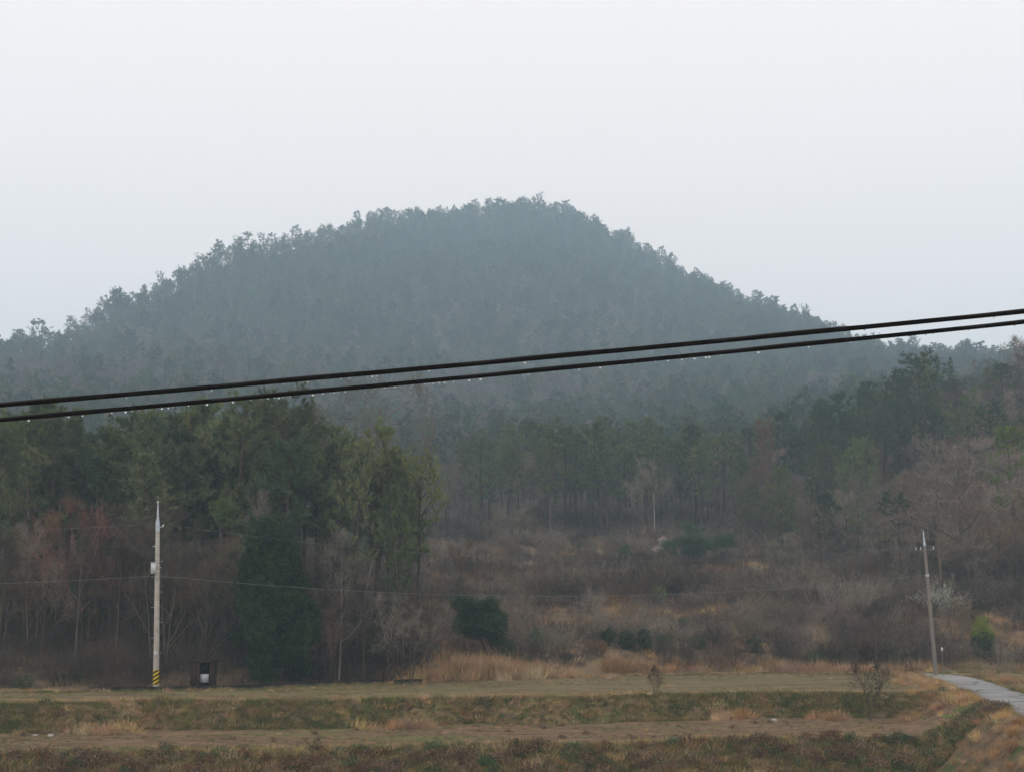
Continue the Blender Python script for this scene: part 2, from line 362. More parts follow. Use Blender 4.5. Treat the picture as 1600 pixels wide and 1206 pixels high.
def make_bare(seed, h=9, spread=.55, nl=9, fork=.3, levels=(5, 5, 5), tw=.016, up=.5, trunks=1, twl=.55):
    """bare broadleaf tree: limbs fork level by level, the last level is thin twigs"""
    r = np.random.default_rng(seed); tr = MB(); cr = MB(); base = []
    for ti in range(trunks):
        n = 10; t = np.linspace(0, 1, n); b0 = r.normal(0, .25*(trunks > 1), 2); a_ = r.uniform(0, 6.28); ln = r.uniform(.02, .1)*h*(1.8 if trunks > 1 else 1)
        path = np.c_[b0[0]+math.cos(a_)*ln*t+np.cumsum(r.normal(0, .03, n)), b0[1]+math.sin(a_)*ln*t+np.cumsum(r.normal(0, .03, n)), t*h*.85]
        tr.tube(path, (.0085*h*(1-t)**.8+.010)/(1+.4*(trunks-1)), 7)
        for k in range(nl):
            q = fork+(1-fork)*(k+r.random())/nl; p0 = np.array([np.interp(q, t, path[:, j]) for j in range(3)]); az = k*2.4+r.normal(0, .4)
            base.append((p0, az, q))
    p, d_, L, rd = [], [], [], []
    for p0, az, q in base:
        el = r.uniform(.35, .95)*up*2; l_ = h*spread*(1.05-q*.72)*r.uniform(.7, 1.15)
        p.append(p0); d_.append([math.cos(az)*math.cos(el), math.sin(az)*math.cos(el), math.sin(el)]); L.append(l_); rd.append(.009*l_+.012)
    p = np.array(p); d_ = np.array(d_); L = np.array(L); rd = np.array(rd)
    for lv, nc in enumerate(levels):
        ns = 4; joints = [p]; dd = d_
        for s_ in range(ns):
            dd = unit(dd+r.normal(0, .14, dd.shape)+[0, 0, .07]); q = joints[-1]+dd*(L/ns)[:, None]
            dst = tr if lv == 0 else cr
            dst.segs(joints[-1], q, rd*(1-.8*s_/ns), rd*(1-.8*(s_+1)/ns), 4 if lv == 0 else 3); joints.append(q)
        J = np.stack(joints, 1); m_ = len(p)
        idx = np.repeat(np.arange(m_), nc); s_ = r.uniform(.25, 1.0, len(idx)); kk = np.minimum((s_*ns).astype(int), ns-1); f_ = (s_*ns-kk)[:, None]
        np_ = J[idx, kk]*(1-f_)+J[idx, kk+1]*f_
        nd = unit(unit(J[idx, kk+1]-J[idx, kk])*.85+r.normal(0, .52, np_.shape)+[0, 0, .12])
        L = L[idx]*(1.1-.6*s_)*r.uniform(.45, .8, len(idx)); rd = np.maximum(rd[idx]*.45, .005); p, d_ = np_, nd
    cr.blades(p, d_, np.maximum(L, twl)*r.uniform(.7, 1.3, len(p)), tw, r)
    idx = np.repeat(np.arange(len(p)), 2)
    cr.blades(p[idx]+d_[idx]*(np.maximum(L, twl)[idx]*r.uniform(.1, .6, len(idx)))[:, None], unit(d_[idx]+r.normal(0, .5, (len(idx), 3))), twl*.7, tw*.8, r)
    return tr, cr
def make_brush(seed, h=1.8, w=1.5, stems=60, tw=.016, twigs=7, curl=.12):
    """thicket of thin stems and twigs"""
    r = np.random.default_rng(seed); mb = MB()
    b0 = np.c_[r.normal(0, w*.28, (stems, 2)), np.full(stems, -.05)]
    out = np.c_[b0[:, :2]*.8/w+r.normal(0, .28, (stems, 2)), np.ones(stems)]; d_ = unit(out)
    L = h*r.uniform(.5, 1.08, stems); J = [b0]; ns = 4
    for k in range(ns):
        d_ = unit(d_+r.normal(0, curl, d_.shape)+np.c_[d_[:, :2]*.1, np.zeros(stems)]); q = J[-1]+d_*(L/ns)[:, None]
        mb.segs(J[-1], q, .011*(1-.2*k), .011*(.8-.2*k)+.002, 3); J.append(q)
    J = np.stack(J, 1); idx = np.repeat(np.arange(stems), twigs); s_ = r.uniform(.3, 1, len(idx)); kk = np.minimum((s_*ns).astype(int), ns-1); f_ = (s_*ns-kk)[:, None]
    p = J[idx, kk]*(1-f_)+J[idx, kk+1]*f_; dd = unit(unit(J[idx, kk+1]-J[idx, kk])+r.normal(0, .55, p.shape))
    mb.blades(p, dd, L[idx]*.3*r.uniform(.5, 1.3, len(idx)), tw, r)
    i2 = np.repeat(np.arange(len(p)), 2); mb.blades(p[i2]+dd[i2]*(L[idx][i2]*.12)[:, None], unit(dd[i2]+r.normal(0, .6, (len(i2), 3))), L[idx][i2]*.16, tw*.8, r)
    return mb
def make_tuft(seed, h=.8, w=.35, n=60, bw=.02, droop=.35):
    r = np.random.default_rng(seed); mb = MB()
    c = np.c_[r.normal(0, w*.35, (n, 2)), np.full(n, -.03)]; d_ = unit(np.c_[c[:, :2]*1.2/w*.5+r.normal(0, droop, (n, 2)), np.ones(n)])
    L = h*r.uniform(.45, 1.1, n); mid = c+d_*(L*.55)[:, None]; u = unit(np.cross(d_, r.normal(size=d_.shape)))*bw/2
    tip = mid+unit(d_+np.c_[r.normal(0, droop, (n, 2)), -droop*r.random(n)])*(L*.5)[:, None]
    mb.add(np.stack([c-u, c+u, mid+u*.8, mid-u*.8, tip], 1).reshape(-1, 3), (np.array([[0, 1, 2, 3]])[None]+np.arange(n)[:, None, None]*5).reshape(-1, 4))
    nb_ = mb.n; mb.f.append((np.array([[3, 2, 4]])[None]+np.arange(n)[:, None, None]*5).reshape(-1, 3))
    return mb
def make_leafy(seed, blobs, n, ls=.1, hang=0.0, shell=.5):
    """leaf clumps spread through several soft lobes: blobs = [(x,y,z,rx,ry,rz)]"""
    r = np.random.default_rng(seed); mb = MB(); tot = sum(b[3]*b[4]*b[5] for b in blobs)**1; 
    for b in blobs:
        k = max(20, int(n/26*(b[3]*b[4]*b[5])**.667/sum((q[3]*q[4]*q[5])**.667 for q in blobs)))
        d_ = unit(r.normal(size=(k, 3))); rr = r.random(k)**(1/3.)*(1-shell)+shell*r.uniform(.8, 1.08, k)
        c = d_*rr[:, None]*np.array(b[3:6])+np.array(b[:3]); c = c[c[:, 2] > .05]
        cl = np.repeat(c, 26, 0)+r.normal(0, ls*1.3, (len(c)*26, 3)); cl[:, 2] -= np.abs(r.normal(0, hang+1e-6, len(cl)))
        mb.leaves(cl, ls*r.uniform(.7, 1.4, len(cl)), ls*.6, r)
    return mb

# ------------------------------------------------------------------ plants: shared meshes
def pair(name, tc, mt, mc): return tc[0].mesh(name+' wood', mt), tc[1].mesh(name+' crown', mc)
PINES = [pair('pine', make_pine(100+i, h=13, start=s_, spread=q, top=tp, per=pr), M['bark'], M['needle'])
         for i, (s_, q, tp, pr) in enumerate([(.44, 2.3, .20, 4), (.52, 2.5, .28, 4), (.40, 2.0, .18, 4), (.56, 2.7, .34, 4), (.48, 2.1, .24, 5), (.58, 2.1, .28, 4)])]
PINES_W = [pair('wide pine', make_pine(150+i, h=11, start=s_, spread=q, top=.35, per=4, stubs=False), M['bark'], M['needle']) for i, (s_, q) in enumerate([(.16, 2.9), (.24, 2.6), (.2, 3.1), (.28, 2.4)])]
PINES_D = [(a, b.copy()) for a, b in PINES]
for a, b_ in PINES_D: b_.materials[0] = M['needle_dark']
PINES_P = [(a, b.copy()) for a, b in PINES[:2]]
for a, b_ in PINES_P: b_.materials[0] = M['needle_pale']
BARES = [pair('bare', make_bare(200+i, h=9, spread=s_, nl=nl_, fork=fk, up=u_, trunks=tk), M['twig_dark'], M['twig'])
         for i, (s_, nl_, fk, u_, tk) in enumerate([(.5, 9, .25, .5, 1), (.42, 10, .2, .7, 1), (.55, 6, .15, .5, 2), (.45, 8, .3, .6, 1), (.5, 5, .1, .65, 3)])]
def recol(lst, wood, crown):
    out = []
    for a, b_ in lst:
        a2, b2 = a.copy(), b_.copy(); a2.materials[0] = M[wood]; b2.materials[0] = M[crown]; out.append((a2, b2))
    return out
BARES_D = recol(BARES, 'twig_dark', 'twig_dark'); BARES_R = recol(BARES[:3], 'twig_dark', 'twig_red'); BARES_P = recol(BARES[1:4], 'twig_pale', 'twig_pale')
PH, BH = 13.0, 8.6

def plant(name, pr, loc, sc, rz, label, cat, group=None, tilt=(0, 0), parts=('trunk', 'crown')):
    t = tag(empty(name, loc, rz, tilt, sc), label, cat, group)
    for nm, me in zip(parts, pr):
        o = bpy.data.objects.new(nm, me); link(o); o.parent = t
    return t
def spread_pts(n_try, xr, yr, dmin, ok, seed=0):
    """random points kept apart by dmin (grid hash), filtered by ok(x, y)"""
    r = np.random.default_rng(seed); x = r.uniform(*xr, n_try); y = r.uniform(*yr, n_try); k = ok(x, y); x, y = x[k], y[k]
    g = {}; out = []
    for a, b_ in zip(x, y):
        c = (int(a//dmin), int(b_//dmin)); bad = False
        for i in (-1, 0, 1):
            for j in (-1, 0, 1):
                for q in g.get((c[0]+i, c[1]+j), ()):
                    if (q[0]-a)**2+(q[1]-b_)**2 < dmin*dmin: bad = True
        if not bad: g.setdefault(c, []).append((a, b_)); out.append((a, b_))
    return np.array(out).reshape(-1, 2)
def place(px, py_base, D):   # ground point on column px at depth D
    U = ray(px, py_base)[0]; x = U*D; return x, D, float(H(x, D)[0])
def top_h(px, py_top, x, D, z):   # height so that the tip shows at py_top
    return CZ+ray(px, py_top)[1]*D-z

# ------------------------------------------------------------------ left wood
TOP = [(-80, 650), (0, 655), (15, 650), (60, 630), (100, 640), (150, 668), (180, 656), (235, 640), (270, 650), (310, 622), (350, 627), (390, 630), (430, 632), (478, 645), (510, 672),
       (560, 680), (590, 672), (625, 700), (655, 735), (690, 800)]
tx_, ty_ = np.array(TOP).T
ordn = ['first', 'second', 'third', 'fourth', 'fifth', 'sixth', 'seventh', 'eighth', 'ninth', 'tenth', 'eleventh', 'twelfth', 'thirteenth', 'fourteenth', 'fifteenth', 'sixteenth', 'seventeenth', 'eighteenth']
sky_pines = [(12, 652), (60, 632), (98, 640), (178, 658), (232, 638), (268, 652), (310, 620), (348, 624), (392, 630), (432, 630), (480, 640), (518, 668), (556, 684), (590, 668), (626, 700), (652, 728)]
rr = random.Random(5)
for i, (px, ty) in enumerate(sky_pines):
    D = 104+rr.uniform(-5, 7) if px < 540 else 99+rr.uniform(-2, 4)
    x, y, z = place(px, 930, D); h = top_h(px, ty, x, D, z)
    plant('pine_tree', PINES[i % 6], (x, y, z-.1), (h/PH*(1.0 if px < 520 else .82),)*2+(h/PH,), rr.uniform(0, 6.28), 'tall green pine, %s from the left along the top edge of the left wood' % ordn[i], 'pine tree', 'pines of the left wood', tilt=(rr.uniform(-.03, .03), rr.uniform(-.03, .03)))
def okA(x, y):
    U = x/y; px = 800+U*F*1.0; return (px > -110) & (px < 662-(y-98)*.9)
ptsA = spread_pts(5000, (-60, 0), (97.5, 128), 2.75, okA, 3)
for k, (x, y) in enumerate(ptsA):
    z = float(H(x, y)[0]); px = proj(x, y, z+10)[0]; ty = np.interp(px, tx_, ty_)+rr.uniform(6, 50)+rr.uniform(0, 1)*max(0, 106-y)*9
    if px > 500 and k % 3 == 0: continue
    h = top_h(px, ty, x, y, z); h = min(max(h, 6), 17)
    pr = PINES[k % 6] if k % 5 else PINES_D[k % 6]
    if y < 103 and k % 2 and px < 560: pr = PINES_W[k % 4]; h *= .8
    plant('pine_tree', pr, (x, y, z-.1), (h/PH*(rr.uniform(.95, 1.2) if px < 520 else .85),)*2+(h/PH,), rr.uniform(0, 6.28), 'green pine standing among others below the top edge of the left wood', 'pine tree', 'pines of the left wood', tilt=(rr.uniform(-.04, .04), rr.uniform(-.04, .04)))
nA = len(ptsA)+len(sky_pines)
# bare trees in front of the left wood
ptsB = spread_pts(1500, (-48, -4), (90, 98), 2.2, lambda x, y: (np.hypot(x+15.5, y-89) > 4.2) & (800+x/y*F > -80) & (800+x/y*F < 665), 7)
TB = [(-80, 770), (0, 790), (100, 775), (180, 760), (240, 770), (300, 810), (360, 830), (420, 860), (500, 850), (560, 870), (620, 860), (690, 890)]
bx_, by_ = np.array(TB).T
for k, (x, y) in enumerate(ptsB):
    z = float(H(x, y)[0]); px = proj(x, y, z+6)[0]; h = min(max(top_h(px, np.interp(px, bx_, by_)+rr.uniform(0, 90), x, y, z), 3), 10)
    pr = (BARES_D, BARES_D, BARES_D, BARES_D, BARES, BARES_D, BARES_R)[k % 7]; pr = pr[k % len(pr)]
    side = 'left of the utility pole with striped base' if px < 243 else ('between the striped utility pole and the dark conical evergreen' if px < 370 else 'on the brushy bank right of the dark conical evergreen')
    plant('bare_tree', pr, (x, y, z-.1), h/BH, rr.uniform(0, 6.28), 'leafless thin-branched tree '+side, 'bare tree', 'bare trees in front of the left wood, '+side)

# ------------------------------------------------------------------ pine belt across the valley
TC = [(640, 690), (700, 690), (760, 670), (830, 660), (880, 655), (940, 650), (1000, 645), (1050, 650), (1100, 660), (1180, 660), (1260, 640)]
cx_, cy_ = np.array(TC).T
ptsC = spread_pts(3000, (-20, 48), (207, 262), 5.0, lambda x, y: (800+x/y*F > 640) & (800+x/y*F < 1215), 9)
for k, (x, y) in enumerate(ptsC):
    z = float(H(x, y)[0]); px = proj(x, y, z+10)[0]; h = min(max(top_h(px, np.interp(px, cx_, cy_)+rr.uniform(0, 45)-(y-235)*.3, x, y, z), 10), 19)
    bare = rr.random() < (.22 if px < 1080 else .5)
    if bare: plant('bare_tree', BARES[k % 5], (x, y, z-.1), min(h, 12)/BH, rr.uniform(0, 6.28), 'leafless tree among the pine belt across the valley', 'bare tree', 'bare trees in the valley pine belt')
    else: plant('pine_tree', PINES[k % 6], (x, y, z-.1), (h/PH*1.2,)*2+(h/PH,), rr.uniform(0, 6.28), 'misty slender pine in the belt of trees closing the valley', 'pine tree', 'pines of the valley belt')

# ------------------------------------------------------------------ right hill
notP = [(1440, 562, 205, 'dark spreading pine standing highest on the crest of the right hill'), (1490, 560, 232, 'slim pointed conifer on the right hill just behind its crest'),
        (1318, 590, 200, 'broad green pine at the shoulder of the right hill'), (1352, 582, 205, 'green pine just right of the broad pine at the right hill shoulder'),
        (1285, 608, 205, 'green pine at the lower left end of the right hill crest'), (1400, 590, 210, 'dark pine just left of the highest crest pine of the right hill'),
        (1230, 632, 215, 'pine where the right hill meets the valley pine belt'), (1545, 574, 222, 'pine at the far right of the right hill crest')]
for i, (px, ty, D, lab) in enumerate(notP):
    x, y, z = place(px, 650, D); h = min(top_h(px, ty, x, D, z), 17); sc = h/PH
    wd = {0: 1.35, 1: .55, 2: 1.2}.get(i, 1.0)
    plant('pine_tree', PINES_D[(3, 2, 1, 0, 4, 3, 1, 2)[i]], (x, y, z-.1), (sc*wd, sc*wd, sc), rr.uniform(0, 6.28), lab, 'pine tree', 'pines of the right hill')
for px, ty, D, lab in [(1580, 668, 150, 'yellow-green pine crown at the right margin beside the big domed bare tree'), (1625, 760, 138, 'yellow-green pine cut by the right margin, low over the brush')]:
    x, y, z = place(px, 800, D); h = top_h(px, ty, x, D, z); plant('pine_tree', PINES_P[0], (x, y, z), (h/PH*1.3, h/PH*1.3, h/PH), 1.2, lab, 'pine tree')
for px, ty, D, wd, lab in [(1500, 695, 142, 1.45, 'big domed grey-brown bare tree in front of the right hill'), (1465, 735, 139, 1.2, 'rounded bare tree overlapping the left side of the big domed bare tree')]:
    x, y, z = place(px, 850, D); h = top_h(px, ty, x, D, z); plant('bare_tree', BARES[0], (x, y, z-.1), (h/BH*wd, h/BH*wd, h/BH), .7, lab, 'bare tree')
x, y, z = place(1205, 850, 196); plant('bare_tree', BARES_R[1], (x, y, z), (top_h(1205, 655, x, 196, z)/BH*.7,)*2+(top_h(1205, 655, x, 196, z)/BH,), 0, 'reddish narrow bare tree between the pine belt and the right hill', 'bare tree')
def okD(x, y):
    px = 800+x/y*F; return (px > 1150) & (px < 1720) & (y > np.interp(px, [1150, 1250, 1400, 1600, 1720], [190, 172, 150, 134, 130])) & (y < np.interp(px, [1150, 1600], [228, 234]))
ptsD = spread_pts(4000, (20, 100), (128, 236), 4.1, okD, 13)
for k, (x, y) in enumerate(ptsD):
    z = float(H(x, y)[0]); px, py = proj(x, y, z); pp = .9*math.exp(-((px-1300)/170)**2-((py-720)/110)**2)+(.28 if px < 1430 else .10)
    if rr.random() < pp:
        h = rr.uniform(9, 14); pr = PINES_W[k % 4] if k % 3 else PINES_D[k % 6]; wq = h/11 if k % 3 else h/PH*1.3
        plant('pine_tree', pr, (x, y, z-.1), (wq, wq, h/11 if k % 3 else h/PH), rr.uniform(0, 6.28), 'green pine mixed with bare trees on the slope of the right hill', 'pine tree', 'pines of the right hill')
    else:
        h = rr.uniform(7, 11); pr = (BARES, BARES_D, BARES, BARES_R)[k % 4]; pr = pr[k % len(pr)]
        plant('bare_tree', pr, (x, y, z-.1), h/BH, rr.uniform(0, 6.28), 'leafless brownish tree on the slope of the right hill', 'bare tree', 'bare trees of the right hill')
ptsF = spread_pts(1500, (14, 75), (124, 190), 3.9, lambda x, y: (800+x/y*F > 1100) & (800+x/y*F < 1700) & (y > np.interp(800+x/y*F, [1100, 1300, 1450, 1700], [184, 160, 140, 122])) & (y < np.interp(800+x/y*F, [1100, 1250, 1400, 1600, 1720], [200, 176, 156, 140, 136])), 14)
for k, (x, y) in enumerate(ptsF):
    z = float(H(x, y)[0]); h = rr.uniform(4, 7.5); pr = (BARES_D, BARES, BARES_D)[k % 3][(3, 4, 2)[k % 3]]
    plant('bare_tree', pr, (x, y, z-.3), (h/BH*1.3, h/BH*1.3, h/BH), rr.uniform(0, 6.28), 'low leafless thicket tree along the foot of the right hill', 'bare tree', 'thicket trees at the foot of the right hill')
print('trees', nA, len(ptsB), len(ptsC), len(ptsD))

# ------------------------------------------------------------------ scattered stuff (uncountable)
def scatter(name, meshes, pts, idx, sc, seed=0, tilt=.06):
    r = np.random.default_rng(seed); N = len(pts)
    col = bpy.data.collections.new(name+' kinds')
    for k, me in enumerate(meshes):
        o = bpy.data.objects.new('%s_kind_%02d' % (name, k), me); col.objects.link(o)
    me = bpy.data.meshes.new(name); me.vertices.add(N); me.vertices.foreach_set('co', np.asarray(pts, np.float32).ravel())
    a = me.attributes.new('rot', 'FLOAT_VECTOR', 'POINT'); a.data.foreach_set('vector', np.c_[r.normal(0, tilt, (N, 2)), r.uniform(0, 6.28, N)].astype(np.float32).ravel())
    a = me.attributes.new('siz', 'FLOAT_VECTOR', 'POINT'); sc = np.asarray(sc, np.float32); sc = np.repeat(sc[:, None], 3, 1) if sc.ndim == 1 else sc; a.data.foreach_set('vector', sc.ravel())
    a = me.attributes.new('knd', 'INT', 'POINT'); a.data.foreach_set('value', np.asarray(idx, np.int32))
    ob = link(bpy.data.objects.new(name, me)); tag(ob, kind='stuff')
    g = bpy.data.node_groups.new(name, 'GeometryNodeTree')
    g.interface.new_socket('Geometry', in_out='INPUT', socket_type='NodeSocketGeometry'); g.interface.new_socket('Geometry', in_out='OUTPUT', socket_type='NodeSocketGeometry')
    N_ = g.nodes.new; L = g.links.new
    gi, go = N_('NodeGroupInput'), N_('NodeGroupOutput'); ci = N_('GeometryNodeCollectionInfo'); ci.inputs['Collection'].default_value = col
    ci.inputs['Separate Children'].default_value = True; ci.inputs['Reset Children'].default_value = True
    ip = N_('GeometryNodeInstanceOnPoints'); ip.inputs['Pick Instance'].default_value = True
    def na(nm, ty):
        q = N_('GeometryNodeInputNamedAttribute'); q.data_type = ty; q.inputs['Name'].default_value = nm; return q.outputs['Attribute']
    e2 = N_('FunctionNodeEulerToRotation'); L(na('rot', 'FLOAT_VECTOR'), e2.inputs[0])
    L(gi.outputs[0], ip.inputs['Points']); L(ci.outputs[0], ip.inputs['Instance']); L(e2.outputs[0], ip.inputs['Rotation'])
    L(na('siz', 'FLOAT_VECTOR'), ip.inputs['Scale']); L(na('knd', 'INT'), ip.inputs['Instance Index']); L(ip.outputs[0], go.inputs[0])
    md = ob.modifiers.new('scatter', 'NODES'); md.node_group = g
    return ob
def join2(tc, m1, m2):
    a, b_ = tc; mb = MB(); mb.v = a.v+b_.v; off = a.n; mb.f = a.f+[f+off for f in b_.f]; me = mb.mesh('tree', m1); me.materials.append(m2)
    na_ = sum(len(f) for f in a.f); mi = np.zeros(len(me.polygons), np.int32); mi[na_:] = 1; me.polygons.foreach_set('material_index', mi); return me
FARP = [join2(make_pine(300+i, h=10, start=s_, spread=q, top=tp, tufts=2, nb=9, bl=.46, bw=.13, per=4, twigs=5, stubs=False), M['bark'], M['needle_far'])
        for i, (s_, q, tp) in enumerate([(.20, 2.2, .3), (.24, 2.5, .5), (.16, 1.9, .25), (.3, 2.8, .6), (.2, 2.2, .45), (.34, 2.5, .55)])]
FARB = [join2(make_bare(330+i, h=8.5, spread=.5, nl=8, fork=.2, levels=(4, 4, 4), tw=.07, up=.55, twl=.7), M['twig_dark'], M['twig_far']) for i in range(3)]
okE = lambda x, y: (np.abs(x/y) < .42) & (y < np.interp(x/y, UG, sky_row[0])+50)
ptsE = np.concatenate([spread_pts(70000, (-230, 230), (262, 520), 3.8, okE, 21), spread_pts(110000, (-560, 560), (520, 1400), 6.5, okE, 24)])
x, y = ptsE.T; z = H(x, y); px, py = proj(x, y, z+8)
def nz(x, y, s): return np.sin(x*s+1.7*np.sin(y*s*.7))*np.sin(y*s*1.3+1.1*np.sin(x*s*.9+2))
pb = .07+.55/(1+np.exp(-(py-570)/22.))*(1-.55/(1+np.exp(-(px-950)/60.)))+.28*nz(x, y, .012)+.18*np.exp(-(px/380)**2)*(py > 500)+.35*np.exp(-((px-690)/110)**2-((py-650)/35)**2)
r_ = np.random.default_rng(4); isb = r_.random(len(x)) < pb
sc = r_.uniform(.50, 1.10, len(x)); sc = np.where(r_.random(len(x)) < .12, sc*1.15, sc)*(1+.18*nz(x, y, .05))*np.interp(y, [262, 500, 1330], [1, 1.3, 2.0])
sc = np.c_[sc*r_.uniform(.9, 1.6, len(x)), sc*r_.uniform(.9, 1.6, len(x)), sc]
P3 = np.c_[x, y, z-.2]
scatter('pine_forest', FARP, P3[~isb], r_.integers(0, 6, (~isb).sum()), sc[~isb], 1, .05)
scatter('bare_tree_forest', FARB, P3[isb], r_.integers(0, 3, isb.sum()), sc[isb], 2, .05)

BR = [make_brush(400+i, h=q, w=w_, stems=n_, tw=.02).mesh('brush', M[m_]) for i, (q, w_, n_, m_) in enumerate(
    [(1.7, 1.6, 70, 'twig'), (2.1, 1.5, 60, 'twig'), (1.5, 1.7, 70, 'twig_dark'), (1.9, 1.6, 60, 'twig_dark'), (1.3, 1.5, 70, 'twig_red'), (1.6, 1.4, 50, 'weed')])]
TF = [make_tuft(420+i, h=1.0, w=1.0, n=130, bw=.022, droop=.3).mesh('tuft', M[m_]) for i, m_ in enumerate(['straw', 'straw', 'straw_orange', 'weed'])]
LF = [make_leafy(440+i, [(0, 0, .45, .6, .6, .5), (.4, .2, .35, .4, .4, .35)], 1500, .09).mesh('leafy', M['mid_leaf']) for i in range(2)]
# ------------------------------------------------------------------ grass and stubble of the fields
GT = [make_tuft(500+i, h=h_, w=w_, n=n_, bw=.014, droop=dr).mesh('grass', M[m_]) for i, (h_, w_, n_, dr, m_) in enumerate(
    [(.22, .40, 50, .5, 'grass'), (.30, .45, 50, .5, 'grass'), (.16, .40, 45, .7, 'grass_bright'), (.35, .40, 45, .4, 'straw'), (.28, .4, 40, .6, 'weed'), (.13, .35, 26, .9, 'weed'), (.10, .3, 22, .9, 'straw')])]
GT.append(make_leafy(560, [(0, 0, .10, .34, .30, .12)], 520, .07).mesh('litter', M['litter'])); GT.append(make_leafy(561, [(0, 0, .10, .34, .30, .14)], 520, .06).mesh('weeds', M['mid_leaf']))
r2 = np.random.default_rng(77)
def fpts(k0, k1, n, over=0.0):
    U = r2.uniform(-.40, .40, n); t = r2.uniform(-over, 1+over, n)**1.0
    D0 = np.interp(U, UG, RD[k0]); D1 = np.interp(U, UG, RD[k1]); y = D0+(D1-D0)*t; x = U*y; return x, y
def add_field(x, y, probs, s0, acc, smin=.6, smax=1.3, clump=None):
    m_ = road_d(x, y) > 1.3; x, y = x[m_], y[m_]
    if clump: m_ = (nz(x, y, clump)+.6*nz(y, x, clump*2.7)+r2.normal(0, .35, len(x))) > -.1; x, y = x[m_], y[m_]
    pr = np.array(probs, float); pr /= pr.sum(); k = r2.choice(len(probs), len(x), p=pr)
    acc.append((x, y, k, s0*r2.uniform(smin, smax, len(x))))
acc = []
x, y = fpts(4, 5, 9000, .12); add_field(x, y, [7, 5, 1.4, 1.4, 1.4, 1, .4, .0, .1], .9, acc, clump=.21); x, y = fpts(4, 5, 2500, .1); add_field(x, y, [1.5, 1, 0, 2, 2.5, 1, 0, .05, 0], .9, acc)          # bank between the fields
x, y = fpts(2, 3, 9000, .05); add_field(x, y, [1.8, 1.0, .5, 1.4, 4.8, 1.5, 0, .45, .1], 1.0, acc); x, y = fpts(2, 3, 3000, .05); add_field(x, y, [4, 1, 3, 0, 0, 0, 0, 0, .4], 1.0, acc, clump=.09)    # front bank
x, y = fpts(3, 4, 9000); add_field(x, y, [.35, .1, .12, .06, .9, 2.6, .7, .03, .0], .48, acc, clump=.4)           # stubble field
x, y = fpts(5, 6, 9000); add_field(x, y, [2.0, .4, .3, .2, 1.2, 2.4, .6, .0, .0], .5, acc, clump=.15)
x, y = fpts(3, 4, 2500); D1 = np.interp(x/y, UG, RD[3]); x, y = x, D1+np.abs(r2.normal(0, .7, len(x))); add_field(x, y, [3, 1, 4, 1, 0, 1, 0, 0, 0], .9, acc, clump=.13)
x, y = fpts(5, 6, 2500); D1 = np.interp(x/y, UG, RD[5]); x, y = x, D1+np.abs(r2.normal(0, .5, len(x))); add_field(x, y, [3, 2, .8, 3, 1, 0, 1], .8, acc, clump=.13)
x, y = fpts(6, 6, 2500); y = y+r2.normal(-.2, .35, len(y)); add_field(x, y, [4, 2, 1, 2, 1, 0, 0], .8, acc)
i = r2.uniform(1, len(ROAD)-1.01, 900); i0 = i.astype(int); f_ = i-i0; a = ROAD[i0]*(1-f_)[:, None]+ROAD[i0+1]*f_[:, None]; tv = unit(ROAD[i0+1]-ROAD[i0]); o_ = r2.choice([-1, 1], 900)*(1.35+np.abs(r2.normal(0, .28, 900)))
add_field(a[:, 0]-tv[:, 1]*o_, a[:, 1]+tv[:, 0]*o_, [3, 1, 2, 2, 1, 2, 1], .75, acc)   # verge creeping over the road edge
X = [np.concatenate([a[i] for a in acc]) for i in range(4)]
scatter('field_grass', GT, np.c_[X[0], X[1], H(X[0], X[1])], X[2], X[3], 8, .15)

# taller dry grass: mound behind the field, beside the road, tufts on the bank
x, y = [], []; S = []; K = []
def cluster(px, py, D, rx, ry, n, s, kinds=(0, 1)):
    x0, y0, _ = place(px, py, D); x.append(x0+r2.normal(0, rx, n)); y.append(y0+r2.normal(0, ry, n)); S.append(s*r2.uniform(.6, 1.25, n)); K.append(r2.choice(kinds, n))
cluster(742, 1050, 100, 1.9, 1.5, 230, 1.35, (0, 1, 1, 2)); cluster(680, 1050, 97, 1.5, 1.0, 60, 1.0); cluster(810, 1050, 103, 1.6, 1.2, 60, .95)
cluster(880, 1065, 101, 2.2, .5, 36, .4); cluster(985, 1045, 110, .9, .5, 26, 1.1, (2,)); cluster(970, 945, 134, 1.1, .7, 30, .9, (2,))
cluster(1120, 1082, 77.5, 1.2, .5, 16, .65); cluster(630, 1105, 71, 1.0, .5, 16, .6); cluster(1285, 1100, 76.5, .5, .3, 9, .6); cluster(1440, 1100, 76, .6, .3, 10, .6)
cluster(160, 1108, 67.5, .6, .3, 8, .6); cluster(1060, 1030, 112, 3, .8, 30, .8); cluster(1290, 1020, 113, 4, 1, 60, .9, (0, 2, 1)); cluster(1100, 905, 150, 9, 2, 90, .8); cluster(1400, 885, 158, 10, 2.5, 110, .7, (0, 1, 3))
cluster(840, 920, 142, 3, 1.2, 40, .9); cluster(1250, 905, 151, 6, 1.2, 90, .7, (0, 1)); cluster(900, 920, 151, 5, 1.2, 70, .8, (0, 2)); cluster(1050, 960, 128, 6, .8, 80, .7, (0, 2, 3)); cluster(1555, 950, 122.5, 4, .8, 70, .6); cluster(1560, 945, 124, 6, 1, 60, .8, (1, 2)); cluster(1560, 1010, 113, 6, 1.5, 50, .9, (2, 3))
for _ in range(420):     # golden grass on the embankment of the road
    t = r2.uniform(0, 1)**.8; i = r2.uniform(1.4, len(ROAD)-1.6); a = ROAD[int(i)]*(1-i % 1)+ROAD[int(i)+1]*(i % 1); off = 1.8+abs(r2.normal(0, 1.3))
    x.append([a[0]-off]); y.append([a[1]+off*.2]); S.append([r2.uniform(.2, .42)]); K.append([r2.choice((0, 0, 1, 2))])
